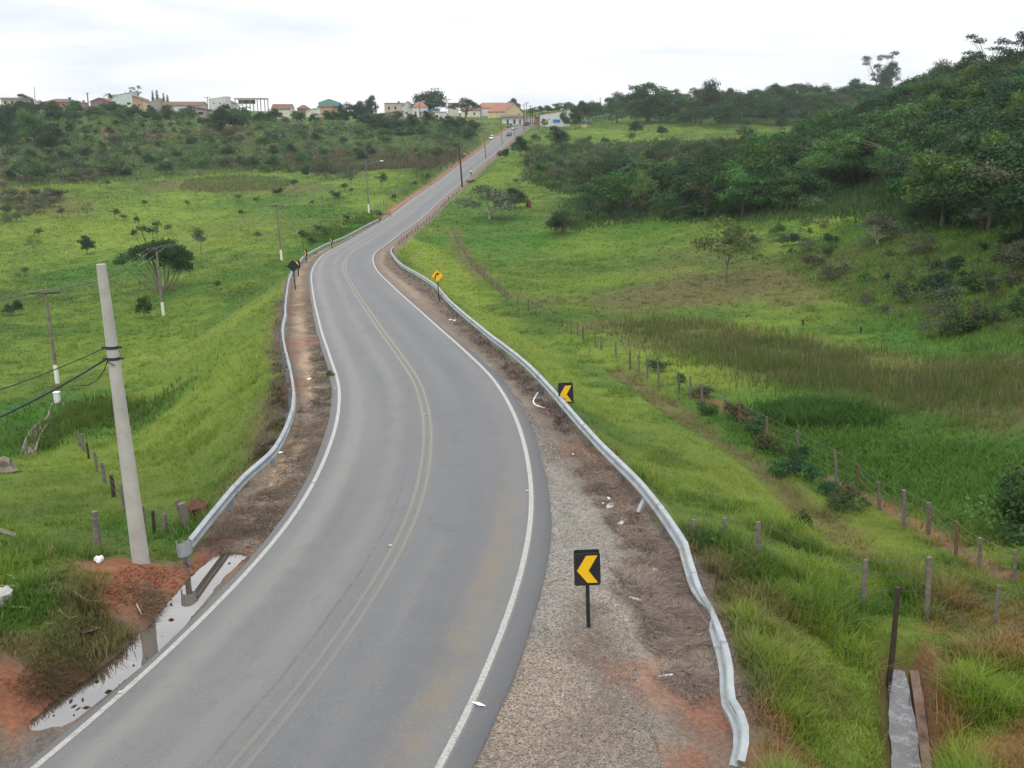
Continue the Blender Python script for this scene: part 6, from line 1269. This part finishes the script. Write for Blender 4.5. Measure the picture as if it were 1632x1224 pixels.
# pale knotted rope by the second chevron
rp = [on_deck(px, py, .05) for px, py in ((857, 622), (853, 629), (850, 636), (853, 641), (860, 644), (868, 646))]; rp = [np.array([p[0], p[1], h1(p[0], p[1])+.03]) for p in rp]; mb = MB(); o_ = rp[0]
mb.tube([tuple(p-o_) for p in catmull(np.array(rp), 5)], [.03+.014*math.sin(i*2.1) for i in range(26)], 7); mb.build('rope', M['plastic'], loc=tuple(o_), label='pale curled strip of cloth on the gravel left of the middle chevron sign', cat='cloth strip')
def branch(name, pts, r0, label, mat='palebark'):
    P = [G(*p) for p in pts]; o = P[0]; mb = MB(); mb.tube([tuple(p-o+np.array([0, 0, .06])) for p in P], [r0*(1-.6*i/(len(P)-1)) for i in range(len(P))], 7)
    for i in range(1, len(P)-1): q = P[i]-o+np.array([0, 0, .06]); mb.tube([tuple(q), tuple(q+np.array([.2*(-1)**i, .25, .12])), tuple(q+np.array([.45*(-1)**i, .4, .1]))], [r0*.5, r0*.35, r0*.15], 5)
    mb.build(name, M[mat], loc=tuple(o), label=label, cat='branch')
branch('branch', [(116, 945), (135, 949), (160, 950)], .05, 'short thick fallen branch above the small puddle')
branch('branch', [(2, 938), (28, 938), (52, 950), (40, 957)], .022, 'thin forked dead twig in the grass at left')
branch('branch', [(18, 972), (42, 971)], .03, 'short pale stick below the forked twig')
branch('branch', [(95, 977), (110, 980), (122, 975)], .02, 'grey twig beside the muddy puddle')
branch('branch', [(218, 966), (226, 982)], .02, 'small pale stick standing by the long puddle')
branch('branch', [(872, 931), (895, 922)], .014, 'thin dry stick on the gravel left of the near chevron sign')
P = [G(*p) for p in ((93, 645), (82, 654), (66, 664), (52, 682), (44, 705))]; o = P[0]; fr = []
for i, p in enumerate(catmull(np.array(P), 4)):
    Q = catmull(np.array(P), 4); tv = Vector(Q[min(i+1, len(Q)-1)]-Q[max(i-1, 0)]).normalized(); nn = Vector((tv.y, -tv.x, 0)).normalized(); fr.append((Vector(p-o)+Vector((0, 0, -.02)), nn, Vector((0, 0, 1))))
mb = MB(); mb.sweep([(-.42, .22), (-.34, .22), (-.22, .02), (.22, .02), (.34, .22), (.42, .22), (.4, -.3), (-.4, -.3)], fr, True); mb.build('drain_chute', M['old_concrete'], loc=tuple(o), label='curved concrete drain chute half sunk in the grass of the left hollow', cat='drain')
b = G(92, 642); mb = MB(); mb.box((0, 0, .3), (.35, .35, .9)); mb.box((0, 0, .78), (.42, .42, .08)); mb.build('drain_pillar', M['whitewash'], loc=tuple(b), label='little white pillar at the head of the drain chute', cat='post')
lump('concrete_block', 6, 752, (.6, .4, .5), M['old_concrete'], 'old concrete lump cut by the left picture edge', 'concrete block', 8, .3)
P = [G(-10, 846), G(27, 857)]; mb = MB(); e_ = P[1]-P[0]; mb.tube([(0, 0, .08), tuple(e_+np.array([0, 0, .05]))], .09, 4, smooth=False); mb.build('concrete_beam', M['old_concrete'], loc=tuple(P[0]), label='grey concrete beam lying in the grass at the left edge', cat='beam')
for px, py, w_, h_, lab in ((527, 600, 16, 14, 'small green weed growing at the left edge of the asphalt'), (1120, 868, 50, 30, 'bright grass clump under the first grey fence posts')):
    plant_px('shrub', 'weed', px, py, py-h_, w_, lab, 'weed', var=1)
lump('termite_mound', 316, 826, (.34, .3, .5), simple('mound_earth', (.10, .05, .033), .95, .3, 5), 'brown earth mound behind the end of the left guardrail', 'mound', 4, .35)
lump('termite_mound', 842, 331, (.6, .5, 1.3), simple('mound_red', (.13, .05, .033), .95, .3, 5), 'reddish earth mound right of the dark bush on the green slope', 'mound', 6, .4)
for px, py, py2, lab in ((1280, 518, 510, 'dark stake in the far meadow above the reeds, left of two'), (1372, 530, 521, 'dark stake in the far meadow above the reeds, right of two')):
    b = G(px, py); tp = tip(b, px, py2); mb = MB(); mb.tube([(0, 0, -.2), tuple(tp-b)], .09, 6); mb.build('stake', M['darkwood'], loc=tuple(b), label=lab, cat='stake')

# ------------------------------------------------------------------ air
m = bpy.data.materials.new('thin_haze'); m.use_nodes = True; t = m.node_tree; t.nodes.clear(); o_ = t.nodes.new('ShaderNodeOutputMaterial'); v_ = t.nodes.new('ShaderNodeVolumePrincipled')
v_.inputs['Color'].default_value = (.86, .91, .97, 1); v_.inputs['Density'].default_value = .00014; v_.inputs['Anisotropy'].default_value = .2; t.links.new(v_.outputs[0], o_.inputs['Volume'])
zl = float(zz.min())-1; zh = 48.0; mb = MB(); mb.box((0, 0, (zl+zh)/2), (3100, 3100, zh-zl)); mb.build('haze', m, kind='stuff', label='thin humid haze lying over the whole valley')

for px, py, top, w_ in ((900, 206, 176, 22), (916, 206, 172, 26), (868, 204, 188, 14)): plant_px('round', 'tree', px, py, top, w_, 'dark tree standing in front of the white hall wall', group='trees before the white hall')
